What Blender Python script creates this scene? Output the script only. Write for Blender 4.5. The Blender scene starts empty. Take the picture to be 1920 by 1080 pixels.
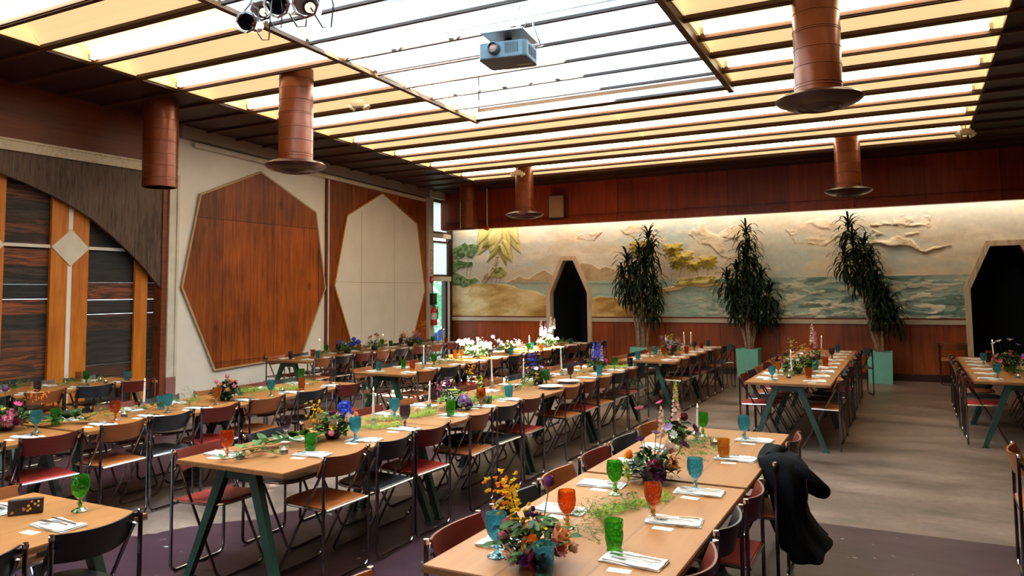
import bpy, bmesh, math, random
import numpy as np
from mathutils import Vector, Matrix, noise
R_ = math.radians; PI = math.pi
S = bpy.context.scene; COL = S.collection
random.seed(7)
# ---------------------------------------------------------------- camera
def camera():
    yaw, pit, rol = R_(27.32), R_(4.119), R_(-0.585)
    F = Vector((-math.sin(yaw)*math.cos(pit), math.cos(yaw)*math.cos(pit), math.sin(pit)))
    Rt = Vector((math.cos(yaw), math.sin(yaw), 0)); U = Rt.cross(F)
    r = math.cos(rol)*Rt + math.sin(rol)*U; u = -math.sin(rol)*Rt + math.cos(rol)*U
    m = Matrix((r, u, -F)).transposed().to_4x4(); m.translation = (0, 0, 1.8)
    cd = bpy.data.cameras.new('camera'); c = bpy.data.objects.new('camera', cd); COL.objects.link(c)
    c.matrix_world = m
    cd.sensor_width = 36; cd.lens = 1422.5*36/1920; cd.shift_y = -94/1920
    cd.clip_start = .05; cd.clip_end = 200
    S.camera = c
camera()
# ---------------------------------------------------------------- sky, sun, exposure
W = bpy.data.worlds.new('sky'); S.world = W; W.use_nodes = True
bg = W.node_tree.nodes['Background']; bg.inputs[0].default_value = (.72, .88, 1, 1); bg.inputs[1].default_value = 5.5
sd = bpy.data.lights.new('sun', 'SUN'); sd.energy = 100; sd.angle = R_(.6); sd.color = (1, .95, .86)
sun = bpy.data.objects.new('sun', sd); COL.objects.link(sun)
sun.rotation_euler = Vector((-.62, .95, -1)).to_track_quat('-Z', 'Y').to_euler()
def portal(loc, rot, sx, sy):
    l = bpy.data.lights.new('daylight_portal', 'AREA'); l.shape = 'RECTANGLE'; l.size = sx; l.size_y = sy
    l.cycles.is_portal = True
    o = bpy.data.objects.new('daylight_portal', l); COL.objects.link(o); o.location = loc; o.rotation_euler = rot
portal((-3.95, 7.05, 5.93), (0, 0, 0), 2.6, 3.7)          # clear skylight opening added for the sun patch
portal((-5.7, -4.95, 1.9), (R_(-90), 0, 0), 2.6, 3.0)    # loading door behind the camera
S.view_settings.view_transform = 'Standard'; S.view_settings.look = 'None'
S.view_settings.gamma = 1; S.view_settings.use_curve_mapping = False
S.view_settings.exposure = 0.5
S.cycles.max_bounces = 9; S.cycles.diffuse_bounces = 3; S.cycles.glossy_bounces = 3
S.cycles.transmission_bounces = 8; S.cycles.transparent_max_bounces = 10
S.cycles.caustics_reflective = False; S.cycles.caustics_refractive = False
S.cycles.sample_clamp_indirect = 4
# ---------------------------------------------------------------- helpers
def tag(o, label=None, cat=None, group=None, kind=None):
    if label: o['label'] = label
    if cat: o['category'] = cat
    if group: o['group'] = group
    if kind: o['kind'] = kind
    return o
def empty(name, loc=(0, 0, 0), rz=0, **k):
    o = bpy.data.objects.new(name, None); COL.objects.link(o); o.location = loc; o.rotation_euler = (0, 0, rz)
    o.empty_display_size = .1
    return tag(o, **k)
def copy_tree(o, parent=None):
    c = o.copy(); COL.objects.link(c); c.parent = parent
    for ch in list(o.children): copy_tree(ch, c)
    return c
class MB:
    def __init__(s): s.v = []; s.f = []; s.m = []
    def add(s, vs, fs, mi=0):
        n = len(s.v); s.v += [tuple(p) for p in vs]; s.f += [tuple(i+n for i in f) for f in fs]; s.m += [mi]*len(fs); return s
    def box(s, x0, x1, y0, y1, z0, z1, mi=0, M=None):
        vs = [Vector((x, y, z)) for x in (x0, x1) for y in (y0, y1) for z in (z0, z1)]
        if M: vs = [M @ p for p in vs]
        return s.add(vs, [(0, 1, 3, 2), (4, 6, 7, 5), (0, 4, 5, 1), (2, 3, 7, 6), (0, 2, 6, 4), (1, 5, 7, 3)], mi)
    def tube(s, pts, r, n=8, mi=0, caps=True, flat=1.0):
        pts = [Vector(p) for p in pts]; rs = r if isinstance(r, (list, tuple)) else [r]*len(pts)
        rings = []; prev = None
        for i, p in enumerate(pts):
            a = pts[max(i-1, 0)]; b = pts[min(i+1, len(pts)-1)]; t = (b-a).normalized()
            if prev is None:
                u = t.orthogonal().normalized() if abs(t.z) < .9 else t.cross(Vector((0, 1, 0))).normalized()
            else: u = (prev - t*prev.dot(t)).normalized()
            prev = u; w = t.cross(u)
            rings.append([p + u*math.cos(2*PI*k/n)*rs[i]*flat + w*math.sin(2*PI*k/n)*rs[i] for k in range(n)])
        vs = [q for rg in rings for q in rg]; fs = []
        for i in range(len(pts)-1):
            for k in range(n):
                a = i*n+k; b = i*n+(k+1) % n; fs.append((a, b, b+n, a+n))
        if caps: fs += [tuple(range(n))[::-1], tuple(range((len(pts)-1)*n, len(pts)*n))]
        return s.add(vs, fs, mi)
    def lathe(s, prof, n=20, c=(0, 0, 0), mi=0):
        vs = []; fs = []
        for r, z in prof:
            for k in range(n):
                a = 2*PI*k/n; vs.append((c[0]+r*math.cos(a), c[1]+r*math.sin(a), c[2]+z))
        for i in range(len(prof)-1):
            for k in range(n):
                a = i*n+k; b = i*n+(k+1) % n; fs.append((a, b, b+n, a+n))
        return s.add(vs, fs, mi)
    def prism(s, poly, d0, d1, axis='x', mi=0):
        """poly = 2D outline; extruded along axis. x: (y,z), y: (x,z), z: (x,y)"""
        def P(a, b, d): return {'x': (d, a, b), 'y': (a, d, b), 'z': (a, b, d)}[axis]
        n = len(poly); vs = [P(a, b, d0) for a, b in poly] + [P(a, b, d1) for a, b in poly]
        fs = [tuple(range(n)), tuple(range(n, 2*n))[::-1]] + [(i, (i+1) % n, (i+1) % n+n, i+n) for i in range(n)]
        return s.add(vs, fs, mi)
    def build(s, name, mats, parent=None, smooth=False, loc=None, bevel=0):
        me = bpy.data.meshes.new(name); me.from_pydata(s.v, [], s.f)
        for m in (mats if isinstance(mats, (list, tuple)) else [mats]): me.materials.append(m)
        if any(s.m): me.polygons.foreach_set('material_index', s.m)
        bm = bmesh.new(); bm.from_mesh(me); bmesh.ops.recalc_face_normals(bm, faces=bm.faces)
        if bevel: bmesh.ops.bevel(bm, geom=list(bm.edges), offset=bevel, segments=2, affect='EDGES', profile=.6)
        bm.to_mesh(me); bm.free()
        if smooth:
            me.polygons.foreach_set('use_smooth', [True]*len(me.polygons))
            try: me.set_sharp_from_angle(angle=R_(40))
            except Exception: pass
        o = bpy.data.objects.new(name, me); COL.objects.link(o)
        if parent: o.parent = parent
        if loc: o.location = loc
        return o
def box_obj(name, x0, x1, y0, y1, z0, z1, m, parent=None, bevel=0, **k):
    o = MB().box(x0, x1, y0, y1, z0, z1).build(name, m, parent, bevel=bevel); return tag(o, **k)
def ST(o): return tag(o, kind='structure')
# ---------------------------------------------------------------- materials
MAT = {}
def nodes(name):
    m = bpy.data.materials.new(name); m.use_nodes = True; nt = m.node_tree; b = nt.nodes['Principled BSDF']; MAT[name] = m
    return m, nt, b
def simple(name, c, rough=.5, metal=0, spec=.5, coat=0, bump=0, bscale=60, var=0, vscale=8, sheen=0):
    m, nt, b = nodes(name)
    b.inputs['Base Color'].default_value = (*c, 1); b.inputs['Roughness'].default_value = rough
    b.inputs['Metallic'].default_value = metal; b.inputs['Specular IOR Level'].default_value = spec
    b.inputs['Coat Weight'].default_value = coat
    if sheen: b.inputs['Sheen Weight'].default_value = sheen
    tc = nt.nodes.new('ShaderNodeTexCoord')
    if var:
        n = nt.nodes.new('ShaderNodeTexNoise'); n.inputs['Scale'].default_value = vscale; n.inputs['Detail'].default_value = 6
        nt.links.new(tc.outputs['Object'], n.inputs['Vector'])
        r = nt.nodes.new('ShaderNodeValToRGB'); r.color_ramp.elements[0].position = .3; r.color_ramp.elements[1].position = .7
        r.color_ramp.elements[0].color = (*[x*(1-var) for x in c], 1); r.color_ramp.elements[1].color = (*[min(1, x*(1+var)) for x in c], 1)
        nt.links.new(n.outputs['Fac'], r.inputs['Fac']); nt.links.new(r.outputs['Color'], b.inputs['Base Color'])
    if bump:
        n = nt.nodes.new('ShaderNodeTexNoise'); n.inputs['Scale'].default_value = bscale; n.inputs['Detail'].default_value = 4
        nt.links.new(tc.outputs['Object'], n.inputs['Vector'])
        bp = nt.nodes.new('ShaderNodeBump'); bp.inputs['Strength'].default_value = bump; bp.inputs['Distance'].default_value = .01
        nt.links.new(n.outputs['Fac'], bp.inputs['Height']); nt.links.new(bp.outputs['Normal'], b.inputs['Normal'])
    return m
def wood(name, c0, c1, grain='z', scale=(1.5), rough=.45, knots=0, seam=None, world=True, contrast=(.3, .72), coat=0, vary=0):
    """stretched-noise wood; grain = axis along which the fibres run"""
    m, nt, b = nodes(name); L = nt.links.new
    tc = nt.nodes.new('ShaderNodeTexCoord')
    mp = nt.nodes.new('ShaderNodeMapping'); s = [14*scale]*3; s['xyz'.index(grain)] = .9*scale
    mp.inputs['Scale'].default_value = s; L(tc.outputs['Object'], mp.inputs['Vector'])
    n = nt.nodes.new('ShaderNodeTexNoise'); n.inputs['Scale'].default_value = 1.4; n.inputs['Detail'].default_value = 8; n.inputs['Roughness'].default_value = .62; n.inputs['Distortion'].default_value = .6
    L(mp.outputs['Vector'], n.inputs['Vector'])
    n2 = nt.nodes.new('ShaderNodeTexNoise'); n2.inputs['Scale'].default_value = 1.1; n2.inputs['Detail'].default_value = 4
    L(tc.outputs['Object'], n2.inputs['Vector'])
    mx = nt.nodes.new('ShaderNodeMath'); mx.operation = 'MULTIPLY_ADD'; mx.inputs[1].default_value = .6
    L(n.outputs['Fac'], mx.inputs[0])
    ml = nt.nodes.new('ShaderNodeMath'); ml.operation = 'MULTIPLY'; ml.inputs[1].default_value = .4; L(n2.outputs['Fac'], ml.inputs[0]); L(ml.outputs[0], mx.inputs[2])
    r = nt.nodes.new('ShaderNodeValToRGB'); r.color_ramp.elements[0].position = contrast[0]; r.color_ramp.elements[1].position = contrast[1]
    r.color_ramp.elements[0].color = (*c0, 1); r.color_ramp.elements[1].color = (*c1, 1)
    L(mx.outputs[0], r.inputs['Fac']); out = r.outputs['Color']
    if knots:
        v = nt.nodes.new('ShaderNodeTexVoronoi'); v.inputs['Scale'].default_value = 1; v.inputs['Randomness'].default_value = 1
        mp2 = nt.nodes.new('ShaderNodeMapping'); s = [knots]*3; s['xyz'.index(grain)] = knots*.55
        mp2.inputs['Scale'].default_value = s; L(tc.outputs['Object'], mp2.inputs['Vector']); L(mp2.outputs['Vector'], v.inputs['Vector'])
        rr = nt.nodes.new('ShaderNodeValToRGB'); rr.color_ramp.elements[0].position = .05; rr.color_ramp.elements[1].position = .15
        rr.color_ramp.elements[0].color = (.25, .25, .25, 1); rr.color_ramp.elements[1].color = (1, 1, 1, 1); L(v.outputs['Distance'], rr.inputs['Fac'])
        mm = nt.nodes.new('ShaderNodeMix'); mm.data_type = 'RGBA'; mm.blend_type = 'MULTIPLY'; mm.inputs['Factor'].default_value = .9
        L(out, mm.inputs['A']); L(rr.outputs['Color'], mm.inputs['B']); out = mm.outputs['Result']
    if seam:   # (axis, spacing, offset): dark joints
        for ax, sp, off in seam:
            sx = nt.nodes.new('ShaderNodeSeparateXYZ'); L(tc.outputs['Object'], sx.inputs[0])
            a = nt.nodes.new('ShaderNodeMath'); a.operation = 'ADD'; a.inputs[1].default_value = 100*sp-off; L(sx.outputs['XYZ'.index(ax.upper())], a.inputs[0])
            q = nt.nodes.new('ShaderNodeMath'); q.operation = 'MODULO'; q.inputs[1].default_value = sp; L(a.outputs[0], q.inputs[0])
            g = nt.nodes.new('ShaderNodeMath'); g.operation = 'GREATER_THAN'; g.inputs[1].default_value = .013; L(q.outputs[0], g.inputs[0])
            d = nt.nodes.new('ShaderNodeMath'); d.operation = 'DIVIDE'; d.inputs[1].default_value = sp; L(a.outputs[0], d.inputs[0])
            fl = nt.nodes.new('ShaderNodeMath'); fl.operation = 'FLOOR'; L(d.outputs[0], fl.inputs[0])
            wn = nt.nodes.new('ShaderNodeTexWhiteNoise'); wn.noise_dimensions = '1D'; L(fl.outputs[0], wn.inputs['W'])
            k = nt.nodes.new('ShaderNodeMapRange'); k.inputs['To Min'].default_value = .8 if name == 'table_top' else .55; k.inputs['To Max'].default_value = 1.1 if name == 'table_top' else 1.2; L(wn.outputs['Value'], k.inputs['Value'])
            g2 = nt.nodes.new('ShaderNodeMapRange'); g2.inputs['To Min'].default_value = .62 if name == 'table_top' else .25; L(g.outputs[0], g2.inputs['Value'])
            pr = nt.nodes.new('ShaderNodeMath'); pr.operation = 'MULTIPLY'; L(k.outputs[0], pr.inputs[0]); L(g2.outputs[0], pr.inputs[1])
            mm = nt.nodes.new('ShaderNodeVectorMath'); mm.operation = 'SCALE'; L(out, mm.inputs[0]); L(pr.outputs[0], mm.inputs['Scale']); out = mm.outputs[0]
    if vary:
        oi = nt.nodes.new('ShaderNodeObjectInfo'); k = nt.nodes.new('ShaderNodeMapRange'); k.inputs['To Min'].default_value = 1-vary; k.inputs['To Max'].default_value = 1+vary
        L(oi.outputs['Random'], k.inputs['Value']); mm = nt.nodes.new('ShaderNodeVectorMath'); mm.operation = 'SCALE'; L(out, mm.inputs[0]); L(k.outputs[0], mm.inputs['Scale']); out = mm.outputs[0]
    L(out, b.inputs['Base Color'])
    b.inputs['Specular IOR Level'].default_value = .28; b.inputs['Roughness'].default_value = rough; b.inputs['Coat Weight'].default_value = coat; b.inputs['Coat Roughness'].default_value = .3
    bp = nt.nodes.new('ShaderNodeBump'); bp.inputs['Strength'].default_value = .12; bp.inputs['Distance'].default_value = .004
    L(n.outputs['Fac'], bp.inputs['Height']); L(bp.outputs['Normal'], b.inputs['Normal'])
    return m
def emit(name, c, s):
    m, nt, b = nodes(name)
    b.inputs['Base Color'].default_value = (*[min(.8, x) for x in c], 1)
    b.inputs['Emission Color'].default_value = (*c, 1); b.inputs['Emission Strength'].default_value = s
    b.inputs['Roughness'].default_value = .8; b.inputs['Specular IOR Level'].default_value = .1
    return m
def glass(name, c, pattern=52):
    m, nt, b = nodes(name); L = nt.links.new
    b.inputs['Base Color'].default_value = (*c, 1); b.inputs['Transmission Weight'].default_value = 1; b.inputs['Roughness'].default_value = .06; b.inputs['IOR'].default_value = 1.45
    tc = nt.nodes.new('ShaderNodeTexCoord'); v = nt.nodes.new('ShaderNodeTexVoronoi'); v.inputs['Scale'].default_value = pattern
    L(tc.outputs['Object'], v.inputs['Vector']); bp = nt.nodes.new('ShaderNodeBump'); bp.inputs['Strength'].default_value = 1; bp.inputs['Distance'].default_value = .008
    L(v.outputs['Distance'], bp.inputs['Height']); L(bp.outputs['Normal'], b.inputs['Normal'])
    tr = nt.nodes.new('ShaderNodeBsdfTransparent'); tr.inputs['Color'].default_value = (*[x**.5 for x in c], 1)
    tl = nt.nodes.new('ShaderNodeBsdfTranslucent'); tl.inputs['Color'].default_value = (*c, 1)
    m1 = nt.nodes.new('ShaderNodeMixShader'); m1.inputs[0].default_value = .22; L(b.outputs[0], m1.inputs[1]); L(tr.outputs[0], m1.inputs[2])
    m2 = nt.nodes.new('ShaderNodeMixShader'); m2.inputs[0].default_value = .09; L(m1.outputs[0], m2.inputs[1]); L(tl.outputs[0], m2.inputs[2])
    L(m2.outputs[0], nt.nodes['Material Output'].inputs['Surface'])
    return m
def leafmat(name, c, trans=.25, rough=.5, var=.35):
    m = simple(name, c, rough=rough, var=var, vscale=14, spec=.15); nt = m.node_tree
    tl = nt.nodes.new('ShaderNodeBsdfTranslucent'); tl.inputs['Color'].default_value = (*c, 1)
    ms = nt.nodes.new('ShaderNodeMixShader'); ms.inputs[0].default_value = trans
    b = nt.nodes['Principled BSDF']; nt.links.new(b.outputs[0], ms.inputs[1]); nt.links.new(tl.outputs[0], ms.inputs[2])
    nt.links.new(ms.outputs[0], nt.nodes['Material Output'].inputs['Surface'])
    return m
wood('panel_wood', (.13, .018, .003), (.52, .10, .014), 'z', 1.0, .42, knots=1.1, seam=[('x', 1.22, .05)])
wood('side_ply', (.06, .009, .002), (.52, .115, .014), 'z', 1.0, .5, knots=2.2, seam=[('y', 1.2, .9), ('z', 2.44, .66)], contrast=(.32, .66))
wood('side_ply_tall', (.05, .008, .002), (.42, .09, .014), 'z', 1.0, .5, knots=2.2, seam=[('y', .85, .0)], contrast=(.32, .66))
wood('dark_ply', (.07, .015, .005), (.22, .05, .016), 'y', .8, .5, knots=2.0)
wood('upper_wood', (.13, .013, .004), (.42, .055, .012), 'z', 1.0, .35, seam=[('x', 1.22, .4)])
wood('beam_wood', (.045, .016, .005), (.10, .04, .012), 'x', 1.0, .55)
wood('dark_soffit', (.016, .006, .004), (.04, .013, .009), 'x', .7, .5)
wood('grey_ply', (.024, .013, .010), (.17, .105, .08), 'z', 2.6, .7, contrast=(.36, .66))
wood('orange_board', (.25, .055, .004), (.62, .20, .016), 'z', 1.0, .5, knots=1.6)
wood('trim_light', (.28, .16, .08), (.55, .38, .22), 'z', 2, .6)
wood('table_top', (.205, .066, .012), (.345, .142, .037), 'y', .9, .5, knots=0, seam=[('x', .31, .155)], coat=.10, vary=.12, contrast=(.25, .75))
wood('table_edge', (.10, .04, .012), (.25, .11, .04), 'y', 2, .5)
wood('old_rail', (.16, .1, .05), (.62, .53, .40), 'x', 1.2, .6, contrast=(.25, .5))
wood('door_case', (.17, .09, .045), (.58, .44, .3), 'z', 1.6, .6, contrast=(.3, .52))
simple('white_board', (.80, .765, .71), .7, var=.05, vscale=2, bump=.15, bscale=120)
simple('white_trim', (.62, .57, .48), .6, var=.12, vscale=4)
simple('grey_paint', (.48, .47, .45), .55)
simple('pink_paint', (.25, .11, .10), .6)
simple('taupe_paint', (.23, .18, .155), .6)
simple('white_paint', (.82, .86, .88), .6)
simple('skylight_white', (.86, .90, .93), .5)
simple('duct_metal', (.55, .62, .68), .35, metal=.5)
simple('copper_paint', (.17, .034, .006), .30, metal=.3, var=.2, vscale=5)
simple('rust_disc', (.05, .013, .011), .3, metal=.4)
simple('chrome', (.22, .21, .22), .13, metal=1, var=.15, vscale=20)
simple('cap_chrome', (.8, .8, .8), .12, metal=1)
simple('steel', (.7, .7, .72), .2, metal=1)
simple('green_steel', (.005, .033, .022), .42, var=.2)
simple('teal_paint', (.16, .46, .38), .5, var=.06, vscale=30)
simple('black_plastic', (.008, .008, .01), .35)
simple('black_cloth', (.0015, .002, .004), .95, spec=.12, bump=.3, bscale=50, sheen=.0)
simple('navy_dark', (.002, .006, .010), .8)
simple('seat_tan', (.36, .10, .022), .38, var=.12); simple('seat_black', (.018, .022, .028), .3); simple('seat_red', (.27, .018, .014), .36, var=.12)
wood('back_tan', (.13, .034, .010), (.27, .080, .024), 'x', 1, .4); wood('back_black', (.008, .008, .01), (.022, .024, .03), 'x', 1, .35); wood('back_red', (.06, .007, .005), (.13, .016, .011), 'x', 1, .38)
simple('napkin_cloth', (.68, .67, .65), .85, bump=.25, bscale=90)
simple('paper', (.8, .78, .72), .8); simple('plate_white', (.75, .78, .8), .25)
simple('candle_wax', (.78, .72, .60), .5); simple('soil', (.03, .02, .012), .9)
simple('bark', (.26, .16, .10), .8, var=.4, vscale=12, bump=.8, bscale=30)
simple('red_paint', (.55, .02, .015), .35); simple('sign_white', (.75, .72, .68), .5)
simple('speaker_face', (.42, .27, .15), .8, bump=.6, bscale=300); simple('cream_plastic', (.62, .54, .40), .5)
simple('projector_blue', (.085, .15, .195), .4); simple('projector_dark', (.02, .035, .055), .6); simple('lens_glass', (.6, .35, .3), .05)
simple('can_black', (.01, .01, .012), .5); simple('yellow_label', (.5, .4, .1), .6)
simple('tarp_blue', (.02, .12, .45), .5)
emit('flame', (1, .55, .18), 14); emit('lamp_face', (1, .62, .5), 1.2)
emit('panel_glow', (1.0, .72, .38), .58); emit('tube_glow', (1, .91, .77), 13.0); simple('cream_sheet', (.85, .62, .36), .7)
simple('sky_beam_brown', (.028, .014, .012), .7)
emit('cove_glow', (1, .88, .70), 14)
glass('glass_green', (.10, .52, .05)); glass('glass_blue', (.16, .62, .76)); glass('glass_orange', (.78, .20, .02)); glass('glass_amber', (.76, .38, .04)); glass('glass_plum', (.22, .13, .19)); glass('glass_clear', (.8, .85, .85))
for n_, c_ in dict(leaf_dark=(.007, .022, .008), leaf_mid=(.032, .08, .012), leaf_fern=(.09, .20, .035), leaf_lime=(.26, .36, .05), leaf_out=(.12, .34, .16), leaf_grey=(.08, .15, .045),
                   fl_white=(.75, .75, .72), fl_peach=(.85, .34, .14), fl_pink=(.65, .20, .30), fl_blush=(.72, .48, .38), fl_orange=(.85, .22, .02), fl_yellow=(.85, .50, .02), fl_purple=(.13, .03, .14), fl_lilac=(.38, .24, .50), fl_blue=(.06, .10, .55), fl_magenta=(.50, .05, .16), fl_wine=(.14, .012, .03), fl_lime=(.40, .5, .04)).items(): leafmat(n_, c_)
def frosted():
    m, nt, b = nodes('frosted_glass'); L = nt.links.new
    tl = nt.nodes.new('ShaderNodeBsdfTranslucent'); tl.inputs['Color'].default_value = (.55, .55, .50, 1)
    gl = nt.nodes.new('ShaderNodeBsdfGlossy'); gl.inputs['Roughness'].default_value = .3
    ms = nt.nodes.new('ShaderNodeMixShader'); ms.inputs[0].default_value = .06; L(tl.outputs[0], ms.inputs[1]); L(gl.outputs[0], ms.inputs[2])
    L(ms.outputs[0], nt.nodes['Material Output'].inputs['Surface'])
    m, nt, b = nodes('roof_frosted'); L = nt.links.new
    tl = nt.nodes.new('ShaderNodeBsdfTranslucent'); tl.inputs['Color'].default_value = (.85, .92, .95, 1)
    L(tl.outputs[0], nt.nodes['Material Output'].inputs['Surface'])
    m, nt, b = nodes('sun_patch_pane'); L = nt.links.new
    tr = nt.nodes.new('ShaderNodeBsdfTransparent'); tr.inputs[0].default_value = (.95, .97, .97, 1)
    L(tr.outputs[0], nt.nodes['Material Output'].inputs['Surface'])
frosted()
def concrete():
    m, nt, b = nodes('concrete_floor'); L = nt.links.new; N = nt.nodes.new
    tc = N('ShaderNodeTexCoord'); 
    def noise(s, d=8, r=.6, vec=None):
        n = N('ShaderNodeTexNoise'); n.inputs['Scale'].default_value = s; n.inputs['Detail'].default_value = d; n.inputs['Roughness'].default_value = r
        L(vec or tc.outputs['Object'], n.inputs['Vector']); return n
    def ramp(fac, a, ca, bb, cb):
        r = N('ShaderNodeValToRGB'); r.color_ramp.elements[0].position = a; r.color_ramp.elements[1].position = bb
        r.color_ramp.elements[0].color = (*ca, 1); r.color_ramp.elements[1].color = (*cb, 1); L(fac, r.inputs['Fac']); return r.outputs['Color']
    mp = N('ShaderNodeMapping'); mp.inputs['Scale'].default_value = (.7, 1.7, 1); L(tc.outputs['Object'], mp.inputs['Vector'])
    n1 = noise(1.2, 10, .68, mp.outputs['Vector']); base = ramp(n1.outputs['Fac'], .32, (.068, .044, .035), .68, (.25, .175, .145))
    n2 = noise(14, 6, .7); fine = ramp(n2.outputs['Fac'], .35, (.8, .8, .8), .65, (1.1, 1.1, 1.1))
    mx = N('ShaderNodeMix'); mx.data_type = 'RGBA'; mx.blend_type = 'MULTIPLY'; mx.inputs['Factor'].default_value = 1; L(base, mx.inputs['A']); L(fine, mx.inputs['B'])
    # purple painted area, laid out on the floor
    n3 = noise(2.0, 5); pur = ramp(n3.outputs['Fac'], .3, (.020, .009, .015), .7, (.048, .020, .030))
    v = noise(9, 3, .5); fl = ramp(v.outputs['Fac'], .70, (0, 0, 0), .73, (1, 1, 1))
    mf = N('ShaderNodeMix'); mf.data_type = 'RGBA'; L(fl, mf.inputs['Factor']); L(pur, mf.inputs['A']); mf.inputs['B'].default_value = (.33, .32, .33, 1)
    sx = N('ShaderNodeSeparateXYZ'); L(tc.outputs['Object'], sx.inputs[0])
    wob = noise(1.7, 3); 
    def math_(op, a, bv, c=None):
        q = N('ShaderNodeMath'); q.operation = op
        for i, x in enumerate((a, bv, c)):
            if x is None: continue
            if isinstance(x, (int, float)): q.inputs[i].default_value = x
            else: L(x, q.inputs[i])
        return q.outputs[0]
    X, Y = sx.outputs[0], sx.outputs[1]
    # right part: straight edge at y = 6.42
    a1 = math_('LESS_THAN', Y, 6.42); a2 = math_('GREATER_THAN', X, -3.2)
    right = math_('MULTIPLY', a1, a2)
    # left part: ragged edge running diagonally, bare strip beyond it
    s = math_('SUBTRACT', Y, math_('MULTIPLY_ADD', X, 1.4, 11.3))
    s = math_('ADD', s, math_('MULTIPLY_ADD', wob.outputs['Fac'], .9, -.45))
    near = math_('LESS_THAN', s, 0.0); far = math_('MULTIPLY', math_('GREATER_THAN', s, 2.2), math_('LESS_THAN', Y, 7.6))
    left = math_('MULTIPLY', math_('MAXIMUM', near, far), math_('LESS_THAN', X, -3.2))
    mask = math_('MAXIMUM', right, left)
    fin = N('ShaderNodeMix'); fin.data_type = 'RGBA'; L(mask, fin.inputs['Factor']); L(mx.outputs['Result'], fin.inputs['A']); L(mf.outputs['Result'], fin.inputs['B'])
    L(fin.outputs['Result'], b.inputs['Base Color']); b.inputs['Specular IOR Level'].default_value = .2
    rr = N('ShaderNodeMapRange'); rr.inputs['To Min'].default_value = .24; rr.inputs['To Max'].default_value = .5; L(n1.outputs['Fac'], rr.inputs['Value']); L(rr.outputs[0], b.inputs['Roughness'])
    bp = N('ShaderNodeBump'); bp.inputs['Strength'].default_value = .08; bp.inputs['Distance'].default_value = .01; L(n2.outputs['Fac'], bp.inputs['Height']); L(bp.outputs['Normal'], b.inputs['Normal'])
concrete()
M = MAT
# ================================================================ THE ROOM
XL, XR, YN, YF = -10.43, 5.0, -5.0, 16.8
def zc(y): return 4.80 - .031*y
ST(MB().box(XL-.8, XR+.3, YN-.3, YF+2.6, -.12, 0).build('floor', M['concrete_floor']))
ST(MB().box(-26, XL-.8, -6, 30, -.3, -.12).box(-26, 20, -30, YN-.3, -.3, -.12).build('ground', M['leaf_dark']))
# far wall : wood below, painted relief above, wood over the cove
D1 = [(-7.73, 0), (-7.73, 1.80), (-7.34, 2.65), (-6.96, 2.65), (-6.57, 1.80), (-6.57, 0)]
D2 = [(.99, 0), (.99, 1.80), (1.38, 2.68), (1.98, 2.68), (2.37, 1.80), (2.37, 0)]
def inset(poly, d):
    xs = [p[0] for p in poly]; cx = (min(xs)+max(xs))/2
    out = []
    for x, z in poly:
        k = d if abs(x-cx) > (max(xs)-min(xs))*.4 else d*.62
        out.append((x + (k if x < cx else -k), z - (d if z > 2 else (d*.25 if z > 1 else 0))))
    return out
w = MB()
for x0, x1 in ((XL, -7.69), (-6.61, 1.03), (2.33, XR)): w.box(x0, x1, YF, YF+.12, 0, 1.12)
ST(w.build('wall_far', M['panel_wood']))
w = MB()
for x0, x1 in ((XL, -7.73), (-6.57, .99), (2.37, XR)): w.box(x0, x1, YF-.015, YF+.05, 0, .14)
ST(w.build('baseboard_far', M['dark_soffit']))
w = MB()
for x0, x1 in ((XL+.02, -7.73), (-6.57, .99), (2.37, XR)):
    w.box(x0, x1, YF-.045, YF+.02, 1.10, 1.17).box(x0, x1, YF-.06, YF+.02, 1.165, 1.185)
ST(w.build('trim_1', M['old_rail']))
w = MB()
for x0, x1 in ((XL+.02, -7.73), (-6.57, .99), (2.37, XR)): w.box(x0, x1, YF-.03, YF+.02, 1.185, 1.225)
ST(w.build('trim_2', M['dark_ply']))
# ---- the painted plaster relief
def vnoise(x, y, seed):
    xi = np.floor(x).astype(np.int64); yi = np.floor(y).astype(np.int64); xf = x-xi; yf = y-yi
    def h(a, b):
        n = (a*374761393 + b*668265263 + seed*144665) & 0xffffffff; n = ((n ^ (n >> 13))*1274126177) & 0xffffffff
        return ((n ^ (n >> 16)) & 0xffff)/65535.
    u = xf*xf*(3-2*xf); v = yf*yf*(3-2*yf)
    return (h(xi, yi)*(1-u)+h(xi+1, yi)*u)*(1-v)+(h(xi, yi+1)*(1-u)+h(xi+1, yi+1)*u)*v
def fbm(x, y, o=5, seed=1, g=.5):
    s = 0; a = 1; t = 0
    for i in range(o): s = s+a*vnoise(x*2**i+i*17.3, y*2**i+i*9.1, seed+i); t += a; a *= g
    return s/t
def inpoly(X, Z, poly):
    c = np.zeros(X.shape, bool); n = len(poly)
    for i in range(n):
        x0, z0 = poly[i]; x1, z1 = poly[(i+1) % n]
        if z0 == z1: continue
        k = ((z0 > Z) != (z1 > Z)) & (X < (x1-x0)*(Z-z0)/(z1-z0)+x0); c ^= k
    return c
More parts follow.
